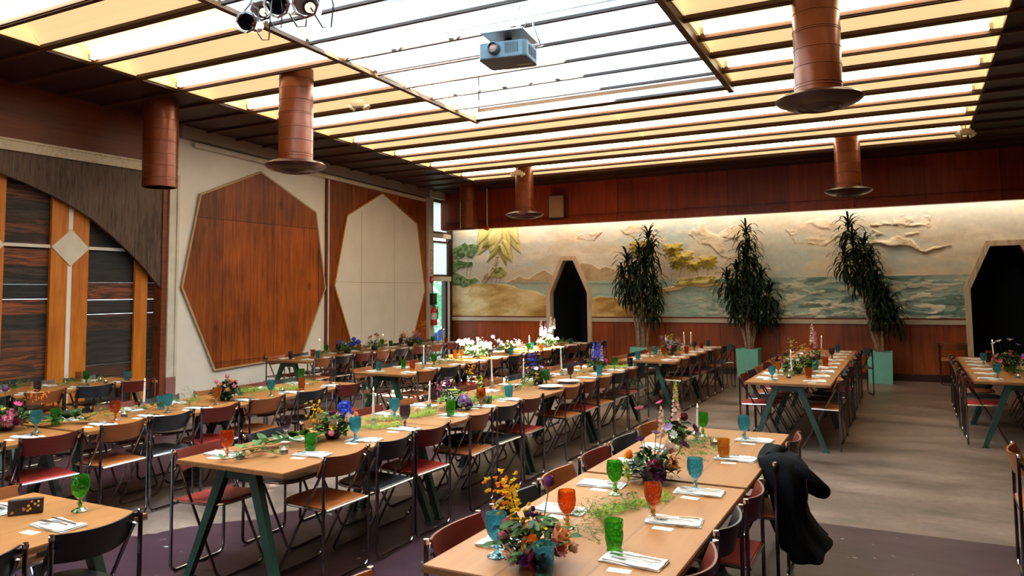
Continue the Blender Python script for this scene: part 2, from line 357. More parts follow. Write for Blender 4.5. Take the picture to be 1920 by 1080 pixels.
def mural():
    x0, x1, z0, z1, st = XL+.02, 4.6, 1.22, 3.62, .0145
    nx = int((x1-x0)/st)+1; nz = int((z1-z0)/st)+1
    X, Z = np.meshgrid(np.linspace(x0, x1, nx), np.linspace(z0, z1, nz), indexing='ij')
    wx = X+.05*(fbm(X*3, Z*3, 4, 5)-.5)*2; wz = Z+.05*(fbm(X*3, Z*3, 4, 9)-.5)*2
    C = np.zeros(X.shape+(3,)); H = np.zeros(X.shape)
    def col(c): return np.array(c)
    def mixc(mask, c, a=1.0):
        nonlocal C; k = (np.clip(mask, 0, 1)*a)[..., None]; C = C*(1-k)+col(c)*k
    # sky
    t = np.clip((Z-2.0)/1.45, 0, 1); side = np.clip((X+8)/5, 0, 1)
    low = col((.56, .44, .30))[None, None]*side[..., None]+col((.50, .45, .40))[None, None]*(1-side[..., None])
    top = col((.50, .54, .48)); C = low*(1-t[..., None])+top*t[..., None]
    n = fbm(wx*.9, wz*2.2, 6, 21); n2 = fbm(wx*2.0, wz*4.5, 6, 33)
    mixc(np.clip((n-.52)*6, 0, 1), (.30, .43, .43), .55); mixc(np.clip((n2-.5)*5, 0, 1)*np.clip(t*1.6, 0, 1), (.70, .64, .50), .75)
    mixc(np.clip((fbm(wx*1.4, wz*3.6, 6, 57)-.56)*7, 0, 1), (.48, .36, .22), .40)
    H += .012*n2
    # relief clouds
    for poly, up in (([(-4.23, 3.01), (-4.15, 3.18), (-3.93, 3.25), (-3.79, 3.13), (-3.51, 3.01), (-3.37, 3.15), (-3.05, 3.17), (-2.92, 2.98), (-3.17, 2.78), (-3.31, 2.56), (-3.56, 2.6), (-3.8, 2.74), (-4.09, 2.82)], .03),
                     ([(-.62, 3.05), (-.36, 3.15), (-.2, 3.07), (.1, 3.27), (.45, 3.32), (.54, 3.17), (.47, 2.93), (.16, 3.01), (-.19, 3.08)], .05),
                     ([(-.6, 2.98), (-.46, 2.9), (-.21, 2.81), (-.02, 2.73), (.24, 2.65), (.42, 2.59), (.79, 2.58), (.48, 2.52), (.23, 2.56), (-.02, 2.60), (-.31, 2.66), (-.7, 2.74)], .045),
                     ([(-6.94, 3.13), (-6.64, 3.19), (-6.41, 3.23), (-6.21, 3.15), (-6.51, 3.06), (-6.81, 3.07)], .03),
                     ([(-5.9, 3.2), (-5.4, 3.35), (-4.9, 3.1), (-5.1, 2.9), (-5.5, 2.95)], .03),
                     ([(-.02, 2.88), (.2, 2.9), (.22, 2.83), (.0, 2.81)], .03), ([(-2.2, 3.0), (-1.7, 3.2), (-1.2, 3.15), (-1.0, 2.9), (-1.4, 2.75), (-2.0, 2.82)], .025)):
        wx2 = X+.22*(fbm(X*2.2, Z*3.5, 5, 15)-.5)*2; wz2 = Z+.13*(fbm(X*2.6, Z*4, 5, 19)-.5)*2
        nn = fbm(wx*4, wz*6, 4, 71); k = inpoly(wx2, wz2, poly)*np.clip((fbm(wx*3, wz*5, 4, 73)-.36)*7, 0, 1)
        mixc(k, (.60, .49, .32), .8); mixc(k*np.clip((nn-.5)*5, 0, 1), (.75, .68, .52), .8); mixc(k*np.clip((.42-nn)*7, 0, 1), (.36, .24, .12), .7)
        sh = inpoly(wx2, wz2+.028, poly)*1.*(1-inpoly(wx2, wz2, poly)); mixc(sh, (.36, .23, .10), .75); H += k*up*(.2+.9*nn)
    # far hills
    for hp in ([(-8.83, 2.06), (-8.62, 2.13), (-8.48, 2.2), (-8.36, 2.15), (-8.22, 2.13), (-8.02, 2.26), (-7.78, 2.34), (-7.6, 2.24), (-7.47, 2.1), (-7.47, 2.02), (-8.83, 2.04)],
               [(-6.9, 2.3), (-6.82, 2.48), (-6.57, 2.45), (-6.35, 2.33), (-6.19, 2.38), (-5.89, 2.26), (-5.51, 2.16), (-5.27, 2.06), (-5.27, 1.99), (-6.9, 1.99)]):
        k = inpoly(wx, Z, hp)*1.; mixc(k, (.40, .30, .18), 1); mixc(k*np.clip((fbm(X*6, Z*6, 4, 3)-.45)*5, 0, 1), (.27, .19, .10), .6); H += k*.012
    # sea
    sea = (Z < 2.05)*1.; dark = np.clip((fbm(wx*3.2+Z*2, wz*15, 5, 41)-.5)*12, 0, 1); foam = np.clip((fbm(wx*4.2-Z*3, wz*13, 5, 47)-.53)*12, 0, 1)
    depth = np.clip((2.05-Z)/.8, 0, 1); right = np.clip((X+5.2)/2.4, 0, 1)
    mixc(sea, (.33, .40, .33), 1); mixc(sea*(1-depth), (.16, .22, .19), .55*right.max()); mixc(sea*(1-right), (.38, .44, .38), .55)
    mixc(sea*dark*right, (.05, .13, .11), .7); mixc(sea*foam*right*np.clip(.25+depth*1.8, 0, 1), (.60, .54, .40), .9); mixc(sea*dark*(1-right), (.20, .36, .29), .5)
    crest = np.abs(fbm(wx*1.6+.8*Z, wz*6, 4, 77)-.5)
    mixc(sea*right*np.clip(1-crest*26, 0, 1)*np.clip(depth*2.2, 0, 1), (.04, .12, .10), .75); H += sea*right*foam*.02*depth+sea*right*dark*.008
    k = inpoly(wx, wz, [(-5.0, 1.85), (-4.62, 1.89), (-4.44, 1.99), (-4.04, 2.02), (-3.75, 2.05), (-3.49, 1.89), (-3.75, 1.88), (-4.26, 1.9), (-4.55, 1.79), (-5.0, 1.74)])*1.; mixc(k, (.50, .34, .14)); H += k*.02
    # dunes
    for dp in ([(-10.45, 2.02), (-10.25, 2.0), (-10.1, 1.94), (-9.82, 2.03), (-9.33, 2.04), (-8.86, 1.99), (-8.45, 1.88), (-8.0, 1.8), (-7.7, 1.71), (-7.6, 1.1), (-10.45, 1.1)],
               [(-6.7, 1.6), (-6.5, 1.67), (-6.33, 1.69), (-6.13, 1.65), (-5.78, 1.57), (-5.53, 1.49), (-5.2, 1.40), (-5.0, 1.3), (-4.9, 1.1), (-6.7, 1.1)]):
        k = inpoly(X, wz, dp)*1.; mixc(k, (.47, .31, .115)); nn = fbm(wx*1.3-Z*1.5, wz*3.4, 5, 91)
        mixc(k*np.clip((nn-.5)*7, 0, 1), (.62, .50, .27), .8); mixc(k*np.clip((.46-nn)*9, 0, 1), (.27, .14, .03), .85)
        ln = np.abs(fbm(wx*.9+Z*.8, wz*2.0, 3, 99)-.5); mixc(k*np.clip(1-ln*30, 0, 1), (.30, .18, .06), .35); H += k*(.012+.02*nn)
    k = inpoly(wx, wz, [(-10.42, 1.95), (-10.1, 1.9), (-9.8, 1.55), (-9.9, 1.25), (-10.42, 1.25)])*1.; mixc(k*np.clip((fbm(X*3, Z*3, 4, 8)-.4)*4, 0, 1), (.46, .40, .28), .6)
    # foliage
    def blob(poly, c, d, s=13):
        k = inpoly(wx, wz, poly)*1.; nn = fbm(X*s, Z*s, 4, 13); mixc(k, c); mixc(k*np.clip((nn-.5)*9, 0, 1), d, .95); mixc(k*np.clip((.42-nn)*9, 0, 1), (c[0]*.4, c[1]*.45, c[2]*.4), .8); return k*(.6+nn)
    g0, g1 = (.10, .18, .07), (.22, .30, .16)
    for p in ([(-10.43, 2.93), (-10.25, 3.03), (-10.03, 3.12), (-9.93, 3.04), (-9.75, 3.1), (-9.64, 3.03), (-9.66, 2.85), (-9.81, 2.67), (-9.94, 2.72), (-10.03, 2.78), (-10.25, 2.65), (-10.43, 2.74)],
              [(-10.43, 2.62), (-10.19, 2.64), (-10.0, 2.62), (-9.81, 2.59), (-9.78, 2.48), (-10.0, 2.44), (-10.25, 2.40), (-10.43, 2.30)],
              [(-10.43, 2.35), (-10.16, 2.26), (-9.94, 2.16), (-9.72, 2.19), (-9.6, 2.11), (-9.79, 2.03), (-10.03, 1.97), (-10.43, 2.02)]):
        H += .02*blob(p, g0, g1)
    H += .02*blob([(-9.5, 2.2), (-9.39, 2.31), (-9.27, 2.31), (-9.12, 2.41), (-8.97, 2.43), (-8.83, 2.3), (-8.86, 2.2), (-9.03, 2.16), (-9.21, 2.19), (-9.33, 2.15)], (.17, .18, .05), (.32, .31, .12))
    def strokes(a, b, wd, c, dark=(.1, .08, .03)):
        dx, dz = b[0]-a[0], b[1]-a[1]; L = math.hypot(dx, dz); s = ((X-a[0])*dx+(Z-a[1])*dz)/L/L; d = np.abs((X-a[0])*-dz+(Z-a[1])*dx)/L
        env = wd*1.2*np.sin(np.pi*np.clip(s, 0, 1)**.75)+.004; k = ((s > 0) & (s < 1) & (d < env))*1.
        mixc(k, c); mixc(k*np.clip((d/env-.62)*3, 0, 1), dark, .55); mixc(k*np.clip(1-d/.012, 0, 1), dark, .25); mixc(k*np.clip((fbm(X*30, Z*6, 3, 3)-.55)*5, 0, 1), (c[0]*.7, c[1]*.7, c[2]*.6), .5)
        return k*.03*(1-d/env*.6)
    tr = [(-9.50, 2.06), (-9.32, 2.23), (-9.18, 2.42), (-9.08, 2.70), (-9.02, 3.0)]
    for i in range(4):
        a, b = tr[i], tr[i+1]; dx, dz = b[0]-a[0], b[1]-a[1]; L = math.hypot(dx, dz); s = ((X-a[0])*dx+(Z-a[1])*dz)/L/L; d = np.abs((X-a[0])*-dz+(Z-a[1])*dx)/L
        k = ((s > -.05) & (s < 1.05) & (d < .055-.006*i))*1.; mixc(k, (.40, .32, .19)); mixc(k*(d > .028), (.22, .16, .09), .7); H += k*.02
    yg, yg2 = (.47, .44, .17), (.30, .31, .09)
    for a, b, wd, c in (((-9.0, 3.0), (-9.39, 2.58), .06, yg2), ((-8.98, 3.0), (-8.83, 2.46), .075, (.30, .27, .08)), ((-8.95, 3.12), (-8.66, 2.55), .12, yg), ((-9.25, 3.35), (-9.64, 2.76), .13, yg), ((-9.1, 3.3), (-9.5, 2.95), .12, yg2),
                        ((-8.8, 3.4), (-8.42, 2.76), .12, yg), ((-9.0, 3.55), (-9.3, 2.80), .16, (.54, .51, .22)), ((-8.85, 3.55), (-8.75, 2.75), .12, (.50, .46, .18)), ((-9.3, 3.6), (-9.68, 3.0), .13, yg), ((-8.7, 3.6), (-8.5, 3.0), .1, (.5, .47, .2))):
        H += strokes(a, b, wd, c)
    for cx, cz, r in ((-5.38, 2.78, .26), (-4.60, 2.72, .24), (-4.38, 2.52, .26), (-4.15, 2.34, .18), (-4.52, 2.42, .2), (-3.83, 2.42, .22)):
        for k in range(9):
            a = -PI/2+(k-4)*.5; H += strokes((cx, cz+.06), (cx+r*math.cos(a), cz+.02+r*math.sin(a)*.95), r*.24, random.choice([(.38, .29, .05), (.30, .22, .03), (.46, .36, .09)]), (.14, .1, .02))
    for cx, zt, bx in ((-4.38, 2.45, -4.5), (-4.10, 2.28, -4.02), (-3.83, 2.3, -3.86), (-4.6, 2.6, -4.66), (-9.93, 2.72, -10.02), (-9.9, 2.5, -10.15), (-9.85, 2.45, -9.95), (-9.2, 2.2, -9.3), (-9.1, 2.18, -9.15), (-9.0, 2.18, -9.05)):
        s = np.clip((Z-2.02)/(zt-2.02), 0, 1); k = ((Z > 2.0) & (Z < zt) & (np.abs(X-(bx+(cx-bx)*s)) < .009))*1.; mixc(k, (.28, .22, .12), .9)
    H += .02*blob([(-4.62, 1.92), (-4.47, 2.07), (-4.18, 2.1), (-3.89, 2.13), (-3.61, 2.05), (-3.58, 1.94), (-4.04, 1.97), (-4.44, 1.9)], (.32, .25, .07), (.46, .38, .14))
    # brushwork and age
    C *= (1+.22*(fbm(X*16, Z*16, 4, 61)-.5))[..., None]; C = np.clip(C*1.28, 0, .9)
    # holes for the two doorways
    hole = inpoly(X, Z, inset(D1, .04)) | inpoly(X, Z, inset(D2, .04))
    Yv = YF-.005-H*1.1
    V = np.stack([X, Yv, Z], -1).reshape(-1, 3); id_ = np.arange(nx*nz).reshape(nx, nz)
    a = id_[:-1, :-1]; b = id_[1:, :-1]; c = id_[1:, 1:]; d = id_[:-1, 1:]
    ok = ~(hole[:-1, :-1] | hole[1:, :-1] | hole[1:, 1:] | hole[:-1, 1:])
    F = np.stack([a[ok], b[ok], c[ok], d[ok]], -1)
    me = bpy.data.meshes.new('mural_relief'); me.vertices.add(len(V)); me.vertices.foreach_set('co', V.ravel())
    me.loops.add(F.size); me.loops.foreach_set('vertex_index', F.ravel()); me.polygons.add(len(F))
    me.polygons.foreach_set('loop_start', np.arange(len(F))*4); me.update(calc_edges=True)
    ca = me.color_attributes.new('paint', 'FLOAT_COLOR', 'POINT'); ca.data.foreach_set('color', np.concatenate([np.clip(C, 0, 1).reshape(-1, 3), np.ones((nx*nz, 1))], 1).ravel())
    m, nt, bs = nodes('mural_paint'); at = nt.nodes.new('ShaderNodeAttribute'); at.attribute_name = 'paint'
    nt.links.new(at.outputs['Color'], bs.inputs['Base Color']); bs.inputs['Roughness'].default_value = .8; bs.inputs['Specular IOR Level'].default_value = .2
    me.materials.append(m); me.polygons.foreach_set('use_smooth', [True]*len(me.polygons))
    o = bpy.data.objects.new('mural_relief', me); COL.objects.link(o)
    return tag(o, 'long painted plaster relief of dunes, palms, sea and clouds on the far wall', 'mural')
mural()
w = MB()
for x0, x1, y in ((XL, XR, YF+.05),): w.prism([(XL, 1.12), (-7.66, 1.12), (-7.66, 1.8), (-7.31, 2.6), (-6.99, 2.6), (-6.64, 1.8), (-6.64, 1.12), (1.06, 1.12), (1.06, 1.8), (1.42, 2.62), (1.94, 2.62), (2.3, 1.8), (2.3, 1.12), (XR, 1.12), (XR, 4.4), (XL, 4.4)], YF+.01, YF+.12, 'y')
ST(w.build('wall_far_upper', M['white_board']))
for i, D in enumerate((D1, D2)):
    inn = inset(D, .10); fr = MB()
    for k in range(5):
        a, b = D[k], D[k+1]; c, d = inn[k+1], inn[k]
        fr.prism([a, b, c, d], YF-.075, YF+.16, 'y')
    fr = ST(fr.build('door_%d' % (i+1), M['door_case']))
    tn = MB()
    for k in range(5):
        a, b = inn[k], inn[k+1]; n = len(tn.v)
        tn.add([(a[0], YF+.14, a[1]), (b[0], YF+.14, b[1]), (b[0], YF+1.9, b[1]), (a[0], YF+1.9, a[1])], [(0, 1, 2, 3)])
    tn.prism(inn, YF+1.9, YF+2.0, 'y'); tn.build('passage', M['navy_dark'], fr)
# upper far wall over the cove, with its moulding
ST(MB().box(XL, XR, 16.25, 16.31, 3.40, 4.5).build('wall_far_band', M['upper_wood']))
mo = MB().box(XL+.1, XR, 16.15, 16.33, 3.372, 3.475).box(XL+.1, XR, 16.18, 16.25, 3.475, 3.52).box(XL+.1, XR, 16.22, 16.25, 3.575, 3.595)
ST(mo.build('trim_3', M['upper_wood']))
ST(MB().box(XL, XR, 16.3, YF+.1, 3.72, 3.78).build('ceiling_cove', M['white_board']))
tag(MB().box(-10.2, 4.6, 16.37, 16.43, 3.62, 3.67).build('cove_lamp', M['cove_glow']), 'long strip lamp hidden above the mural behind the wooden band', 'light')
# right wall and wall behind the camera (with its open loading door)
ST(MB().box(XR, XR+.1, YN, YF+.1, 0, 5.3).build('wall_right', M['upper_wood']))
w = MB().box(XL-.3, -7.0, YN-.1, YN, 0, 5.3).box(-4.4, XR, YN-.1, YN, 0, 5.3).box(-7.0, -4.4, YN-.1, YN, 3.4, 5.3).box(-7, -4.4, YN-.1, YN, 0, .4)
ST(w.build('wall_near', M['upper_wood']))
# ---------------------------------------------------------------- left wall
X0 = XL
w = MB().box(X0-.14, X0-.02, 8.13, 15.83, 0, 4.75).box(X0-.14, X0-.02, YN, 8.2, 3.8, 5.3).box(X0-.14, X0-.02, 15.83, YF+.1, 4.13, 4.5).box(X0-.14, X0-.02, YN, .6, 0, 3.9)
ST(w.build('wall_left', M['white_board']))
ST(MB().box(X0-.02, X0+.02, YN, 8.19, 3.89, 5.1).build('wall_left_band', M['dark_ply']))
ST(MB().box(X0-.02, X0+.045, YN, 8.2, 3.74, 3.885).box(X0-.02, X0+.06, YN, 8.2, 3.865, 3.895).build('trim_4', M['old_rail']))
arch = [(8.10, 1.93), (7.80, 2.24), (7.52, 2.49), (7.2, 2.74), (6.91, 2.94), (6.6, 3.10), (6.36, 3.20), (6.0, 3.33), (5.65, 3.43), (5.2, 3.51), (4.7, 3.56), (4.2, 3.58)]
arch += [(8.4-y, z) for y, z in arch[::-1][1:]]
ap = [(8.13, 3.74)]+arch+[(.3, 3.74)]
ar = MB()
for i in range(len(arch)-1): ar.prism([arch[i], (arch[i][0], 3.74), (arch[i+1][0], 3.74), arch[i+1]], X0-.06, X0+.0, 'x')
ST(ar.build('wall_left_arch', M['grey_ply']))
def planks():
    m, nt, b = nodes('old_planks'); L = nt.links.new; N = nt.nodes.new
    tc = N('ShaderNodeTexCoord'); mp = N('ShaderNodeMapping'); mp.inputs['Scale'].default_value = (3, 1.0, 13); L(tc.outputs['Object'], mp.inputs['Vector'])
    n = N('ShaderNodeTexNoise'); n.inputs['Scale'].default_value = 1.3; n.inputs['Detail'].default_value = 9; n.inputs['Roughness'].default_value = .7; n.inputs['Distortion'].default_value = 1.3; L(mp.outputs['Vector'], n.inputs['Vector'])
    at = N('ShaderNodeAttribute'); at.attribute_name = 'tint'
    r = N('ShaderNodeValToRGB'); r.color_ramp.elements[0].position = .44; r.color_ramp.elements[1].position = .60; r.color_ramp.elements[0].color = (.10, .10, .10, 1); r.color_ramp.elements[1].color = (1, 1, 1, 1); L(n.outputs['Fac'], r.inputs['Fac'])
    mm = N('ShaderNodeMix'); mm.data_type = 'RGBA'; mm.blend_type = 'MULTIPLY'; mm.inputs['Factor'].default_value = 1; L(at.outputs['Color'], mm.inputs['A']); L(r.outputs['Color'], mm.inputs['B'])
    L(mm.outputs['Result'], b.inputs['Base Color']); b.inputs['Roughness'].default_value = .75
    rnd = random.Random(3); mb = MB(); cols = []
    segs = [(.3, 1.9), (1.9, 3.4), (3.4, 4.6), (4.6, 6.6), (6.6, 8.12)]
    for y0, y1 in segs:
        z = 0
        while z < 3.74:
            h = rnd.uniform(.17, .27); g = rnd.choice([-.004, -.004, .0006, .001, .003]); mb.box(X0-.20, X0-.17, y0, y1, z, min(z+h-g, 3.76))
            cols += [rnd.choice([(.022, .016, .014), (.075, .022, .009), (.22, .055, .012), (.012, .010, .009), (.045, .028, .02), (.12, .036, .012), (.03, .02, .016)])]*8; z += h
    o = mb.build('plank_screen', m); ca = o.data.color_attributes.new('tint', 'FLOAT_COLOR', 'POINT')
    ca.data.foreach_set('color', np.array([(*c, 1) for c in cols], float).ravel())
    return tag(o, 'dark weathered horizontal planks with thin light gaps behind the orange boards', 'wall panel')
planks()
# orange boards with white strips and diamonds between them
for cy, lab in ((6.69, 'orange board pair with a white diamond, right one beside the grey arch'), (5.52, 'orange board pair with a white diamond, cut by the left picture edge')):
    g = empty('diamond_board', (X0-.12, cy, 0), label=lab, cat='wall panel')
    for s in (-1, 1):
        out = .275; inn = .035; a, b = sorted((s*out, s*inn))
        MB().box(-.03, .02, a, b, 0, 3.72).build('board', M['orange_board'], g)
    MB().box(-.03, .012, -.035, .035, 0, 3.72).build('strip', M['white_board'], g)
    MB().prism([(-.275, 2.50), (0, 2.765), (.275, 2.50), (0, 2.235)], .02, .032, 'x').build('diamond', M['white_trim'], g)
tag(MB().box(X0-.15, X0-.11, 7.73, 7.95, 0, 3.5).build('single_board', M['orange_board']), 'single orange vertical board at the right end of the plank screen', 'wall panel')
for a, b, nn in ((5.795, 6.415, 'between the two white diamonds'), (6.965, 7.66, 'right of the right white diamond')):
    tag(MB().box(X0-.16, X0-.12, a, b, 2.485, 2.53).build('white_batten', M['white_trim']), 'thin white horizontal batten '+nn, 'batten')
ST(MB().box(X0-.16, X0+.02, 8.10, 8.2, 0, 3.9).build('trim_5', M['dark_ply']))
ST(MB().box(X0-.02, X0+.05, 8.2, 8.36, .52, 3.74).box(X0-.02, X0+.07, 8.33, 8.37, .52, 3.74).box(X0-.02, X0+.03, 8.2, 8.36, 3.74, 4.7).build('trim_6', M['white_trim']))
ST(MB().box(X0-.02, X0+.05, 8.2, 8.37, 0, .52).build('trim_7', M['pink_paint']))
ST(MB().box(X0-.02, X0+.02, 8.37, 8.40, 0, 3.62).build('trim_8', M['orange_board']))
hp1 = [(8.50, 1.94), (8.83, 3.48), (10.14, 4.03), (11.60, 3.42), (11.89, 1.93), (11.23, .64), (9.18, .56)]
hp2 = [(12.20, 1.98), (12.58, 3.45), (13.80, 4.06), (15.15, 3.47), (15.49, 1.87), (14.93, .62), (12.83, .58)]
def hepta(name, hp, mp_, mt, x, lab):
    g = empty(name, (X0, 0, 0), label=lab, cat='wall panel')
    MB().prism(hp, x, x+.02, 'x').build('panel', mp_, g)
    cy = sum(p[0] for p in hp)/7; cz = sum(p[1] for p in hp)/7; t = MB()
    for i in range(7):
        a, b = hp[i], hp[(i+1) % 7]
        def o(p): d = math.hypot(p[0]-cy, p[1]-cz); return (p[0]+(p[0]-cy)/d*.035, p[1]+(p[1]-cz)/d*.035)
        t.prism([a, b, o(b), o(a)], x, x+.03, 'x')
    t.build('edging', mt, g)
hepta('wood_heptagon', hp1, M['side_ply'], M['trim_light'], 0, 'large seven-sided brown plywood panel on the white wall, beside the plank gate')
ST(MB().box(X0-.02, X0, 11.99, 15.58, 0, 4.20).build('wall_left_wood', M['side_ply_tall']))
ST(MB().box(X0-.02, X0+.03, 11.93, 11.97, 0, 4.2).build('trim_9', M['dark_ply']))
ST(MB().box(X0-.02, X0+.035, 11.97, 12.01, 0, 4.2).build('trim_10', M['white_trim']))
hepta('white_heptagon', hp2, M['white_board'], M['orange_board'], 0, 'large seven-sided off-white panel on brown plywood, nearer the far corner')
# seams across the white heptagon
ST(MB().box(X0+.02, X0+.0215, 12.2, 15.48, 2.05, 2.056).box(X0+.02, X0+.0215, 13.05, 13.056, .6, 3.6).box(X0+.02, X0+.0215, 14.25, 14.256, .6, 3.8).build('trim_11', M['taupe_paint']))
def sloped(name, x0, x1, y0, y1, dz0, dz1, m):
    v = []
    for y in (y0, y1):
        for x in (x0, x1):
            for d in (dz0, dz1): v.append((x, y, zc(y)+d))
    return MB().add(v, [(0, 1, 3, 2), (4, 6, 7, 5), (0, 4, 5, 1), (2, 3, 7, 6), (0, 2, 6, 4), (1, 5, 7, 3)]).build(name, m)
ST(sloped('trim_12', X0-.02, X0+.10, 8.37, 15.6, -.16, .1, M['taupe_paint']))
ST(sloped('trim_13', X0-.02, X0+.14, 15.6, 16.75, -.14, .1, M['grey_paint']))
ch = sloped('wall_channel', X0, X0+.07, 8.65, 15.5, -.27, -.20, M['white_trim']); tag(ch, 'long thin white cable channel high on the left wall under the ceiling', 'cable channel')
# post and corner windows
ST(MB().box(X0-.1, X0+.06, 15.60, 15.82, 0, 4.32).build('trim_14', M['white_trim']))
ST(MB().box(X0-.05, X0+.05, 15.82, 16.66, 3.19, 3.30).box(X0-.05, X0+.05, 15.82, 16.66, 2.10, 2.22).build('trim_15', M['white_trim']))
for i, (a, b) in enumerate(((3.30, 4.14), (2.22, 3.12))):
    f = MB().box(X0-.04, X0+.03, 15.83, 15.87, a, b).box(X0-.04, X0+.03, 16.54, 16.60, a, b).box(X0-.04, X0+.03, 15.83, 16.6, a, a+.05).box(X0-.04, X0+.03, 15.83, 16.6, b-.05, b).build('window_%d' % (i+1), M['grey_ply'])
    ST(f); MB().box(X0-.02, X0-.01, 15.86, 16.55, a+.04, b-.04).build('pane', M['frosted_glass'], f)
ST(MB().box(X0-.08, X0+.04, 16.40, 16.50, 0, 2.1).box(X0-.08, X0+.02, 16.66, 16.8, 0, 4.3).box(X0-.08, X0+.02, 16.60, 16.66, 2.1, 4.3).build('trim_16', M['dark_soffit']))
ST(MB().box(X0-.08, X0+.04, 16.56, 16.61, 0, 2.1).build('trim_17', M['white_trim']))
# ---------------------------------------------------------------- ceiling
beams = [5.15+.62*k for k in range(-16, 19)]
BX0, BX1, BY1 = -8.77, 1.05, 15.09; SX0, SX1, SY0, SY1 = -5.85, -1.97, .2, 10.2
def slab(name, x0, x1, y0, y1, dz, th, m, mb=None):
    v = [(x, y, zc(y)+d) for y in (y0, y1) for x in (x0, x1) for d in (dz, dz+th)]
    fs = [(0, 1, 3, 2), (4, 6, 7, 5), (0, 4, 5, 1), (2, 3, 7, 6), (0, 2, 6, 4), (1, 5, 7, 3)]
    if mb is not None: mb.add(v, fs); return mb
    return MB().add(v, fs).build(name, m)
mb = MB()
for a in ((XL, BX0, YN, 16.3), (BX1, XR, YN, 16.3), (BX0, BX1, BY1, 16.3)): slab('', *a, .035, .3, None, mb)
ST(mb.build('ceiling', M['dark_soffit']))
mb = MB()
for y in beams:
    if y > 16.1: continue
    if y < SY1 and y > SY0:
        for a, b in ((XL, SX0), (SX1, XR)): slab('', a, b, y-.026, y+.026, 0, .065, None, mb)
    else: slab('', XL, XR, y-.026, y+.026, 0, .065, None, mb)
    slab('', BX0, SX0 if SY0 < y < SY1 else BX1, y-.040, y+.040, .015, .012, None, mb)
    if SY0 < y < SY1: slab('', SX1, BX1, y-.040, y+.040, .015, .012, None, mb)
ST(mb.build('ceiling_beams', M['beam_wood']))
mb = MB()
for y in beams:
    if SY0 < y < SY1: slab('', SX0+.02, SX1-.02, y-.02, y+.02, 0, .03, None, mb)
ST(mb.build('ceiling_skylight_beams', M['sky_beam_brown']))
mb = MB()
for y in beams:
    if SY0 < y < SY1: slab('', SX0+.02, SX1-.02, y-.018, y+.018, .03, .06, None, mb)
ST(mb.build('ceiling_skylight_battens', M['skylight_white']))
mb = MB(); slab('', SX0-.05, SX0+.02, SY0, SY1+.03, -.03, .045, None, mb); slab('', SX1-.02, SX1+.05, SY0, SY1+.03, -.05, .10, None, mb); slab('', SX0, SX1, SY1, SY1+.05, 0, .2, None, mb)
ST(mb.build('trim_18', M['beam_wood']))
mb = MB()
for x in (BX0, BX1): slab('', x-.02, x+.01, YN, BY1+.02, .015, .025, None, mb)
slab('', BX0, BX1, BY1-.02, BY1+.03, 0, .05, None, mb)
ST(mb.build('trim_19', M['dark_soffit']))
mb = MB()
for x in (BX0, BX1, SX0-.04, SX1+.04): slab('', x-.01, x+.01, SY0 if -6 < x < -1 else YN, SY1 if -6 < x < -1 else BY1, .05, .22, None, mb)
slab('', BX0, BX1, BY1-.01, BY1+.01, .05, .22, None, mb)
ST(mb.build('trim_20', M['cream_sheet']))
# glowing vaulted sheets between the beams and a strip lamp in every second bay
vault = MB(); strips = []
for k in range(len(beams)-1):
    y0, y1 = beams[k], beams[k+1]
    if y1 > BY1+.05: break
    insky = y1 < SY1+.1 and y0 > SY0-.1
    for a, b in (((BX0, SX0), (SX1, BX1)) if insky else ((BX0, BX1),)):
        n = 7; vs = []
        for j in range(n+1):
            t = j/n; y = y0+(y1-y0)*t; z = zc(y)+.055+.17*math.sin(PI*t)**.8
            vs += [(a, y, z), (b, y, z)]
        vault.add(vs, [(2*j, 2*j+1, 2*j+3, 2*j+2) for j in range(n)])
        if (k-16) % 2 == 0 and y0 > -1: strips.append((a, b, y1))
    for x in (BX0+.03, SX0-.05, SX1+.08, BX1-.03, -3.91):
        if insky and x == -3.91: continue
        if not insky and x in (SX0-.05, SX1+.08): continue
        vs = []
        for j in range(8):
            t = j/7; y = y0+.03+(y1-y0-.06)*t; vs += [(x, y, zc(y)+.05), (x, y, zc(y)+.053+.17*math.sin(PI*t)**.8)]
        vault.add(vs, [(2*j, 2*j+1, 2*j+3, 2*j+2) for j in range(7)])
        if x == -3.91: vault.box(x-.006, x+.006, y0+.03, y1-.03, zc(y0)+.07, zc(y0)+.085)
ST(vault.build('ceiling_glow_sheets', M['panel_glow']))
proto = None
ordn = ['first', 'second', 'third', 'fourth', 'fifth', 'sixth', 'seventh', 'eighth', 'ninth', 'tenth', 'eleventh', 'twelfth', 'thirteenth', 'fourteenth', 'fifteenth', 'sixteenth', 'seventeenth', 'eighteenth', 'nineteenth', 'twentieth']
cnt = {}
for a, b, y1 in sorted(strips, key=lambda s: -s[2]):
    side = 'across the far ceiling' if b-a > 5 else ('left of the skylight' if b < -5 else 'right of the skylight')
    cnt[side] = cnt.get(side, 0)+1
    yc = y1-.085; g = empty('strip_lamp', ((a+b)/2, yc, zc(yc)+.075), label='glowing strip lamp %s, %s counted from the far wall' % (side, ordn[cnt[side]-1]), cat='ceiling light', group='strip lamps between the ceiling beams')
    hw = (b-a)/2-.14; mb = MB(); mb.tube([(-hw, 0, 0), (hw, 0, 0)], .032, 12); mb.build('tube', M['tube_glow'], g, smooth=True)
    MB().box(-hw-.04, -hw, -.034, .034, -.034, .034).box(hw, hw+.04, -.034, .034, -.034, .034).build('end_cap', M['cream_plastic'], g)
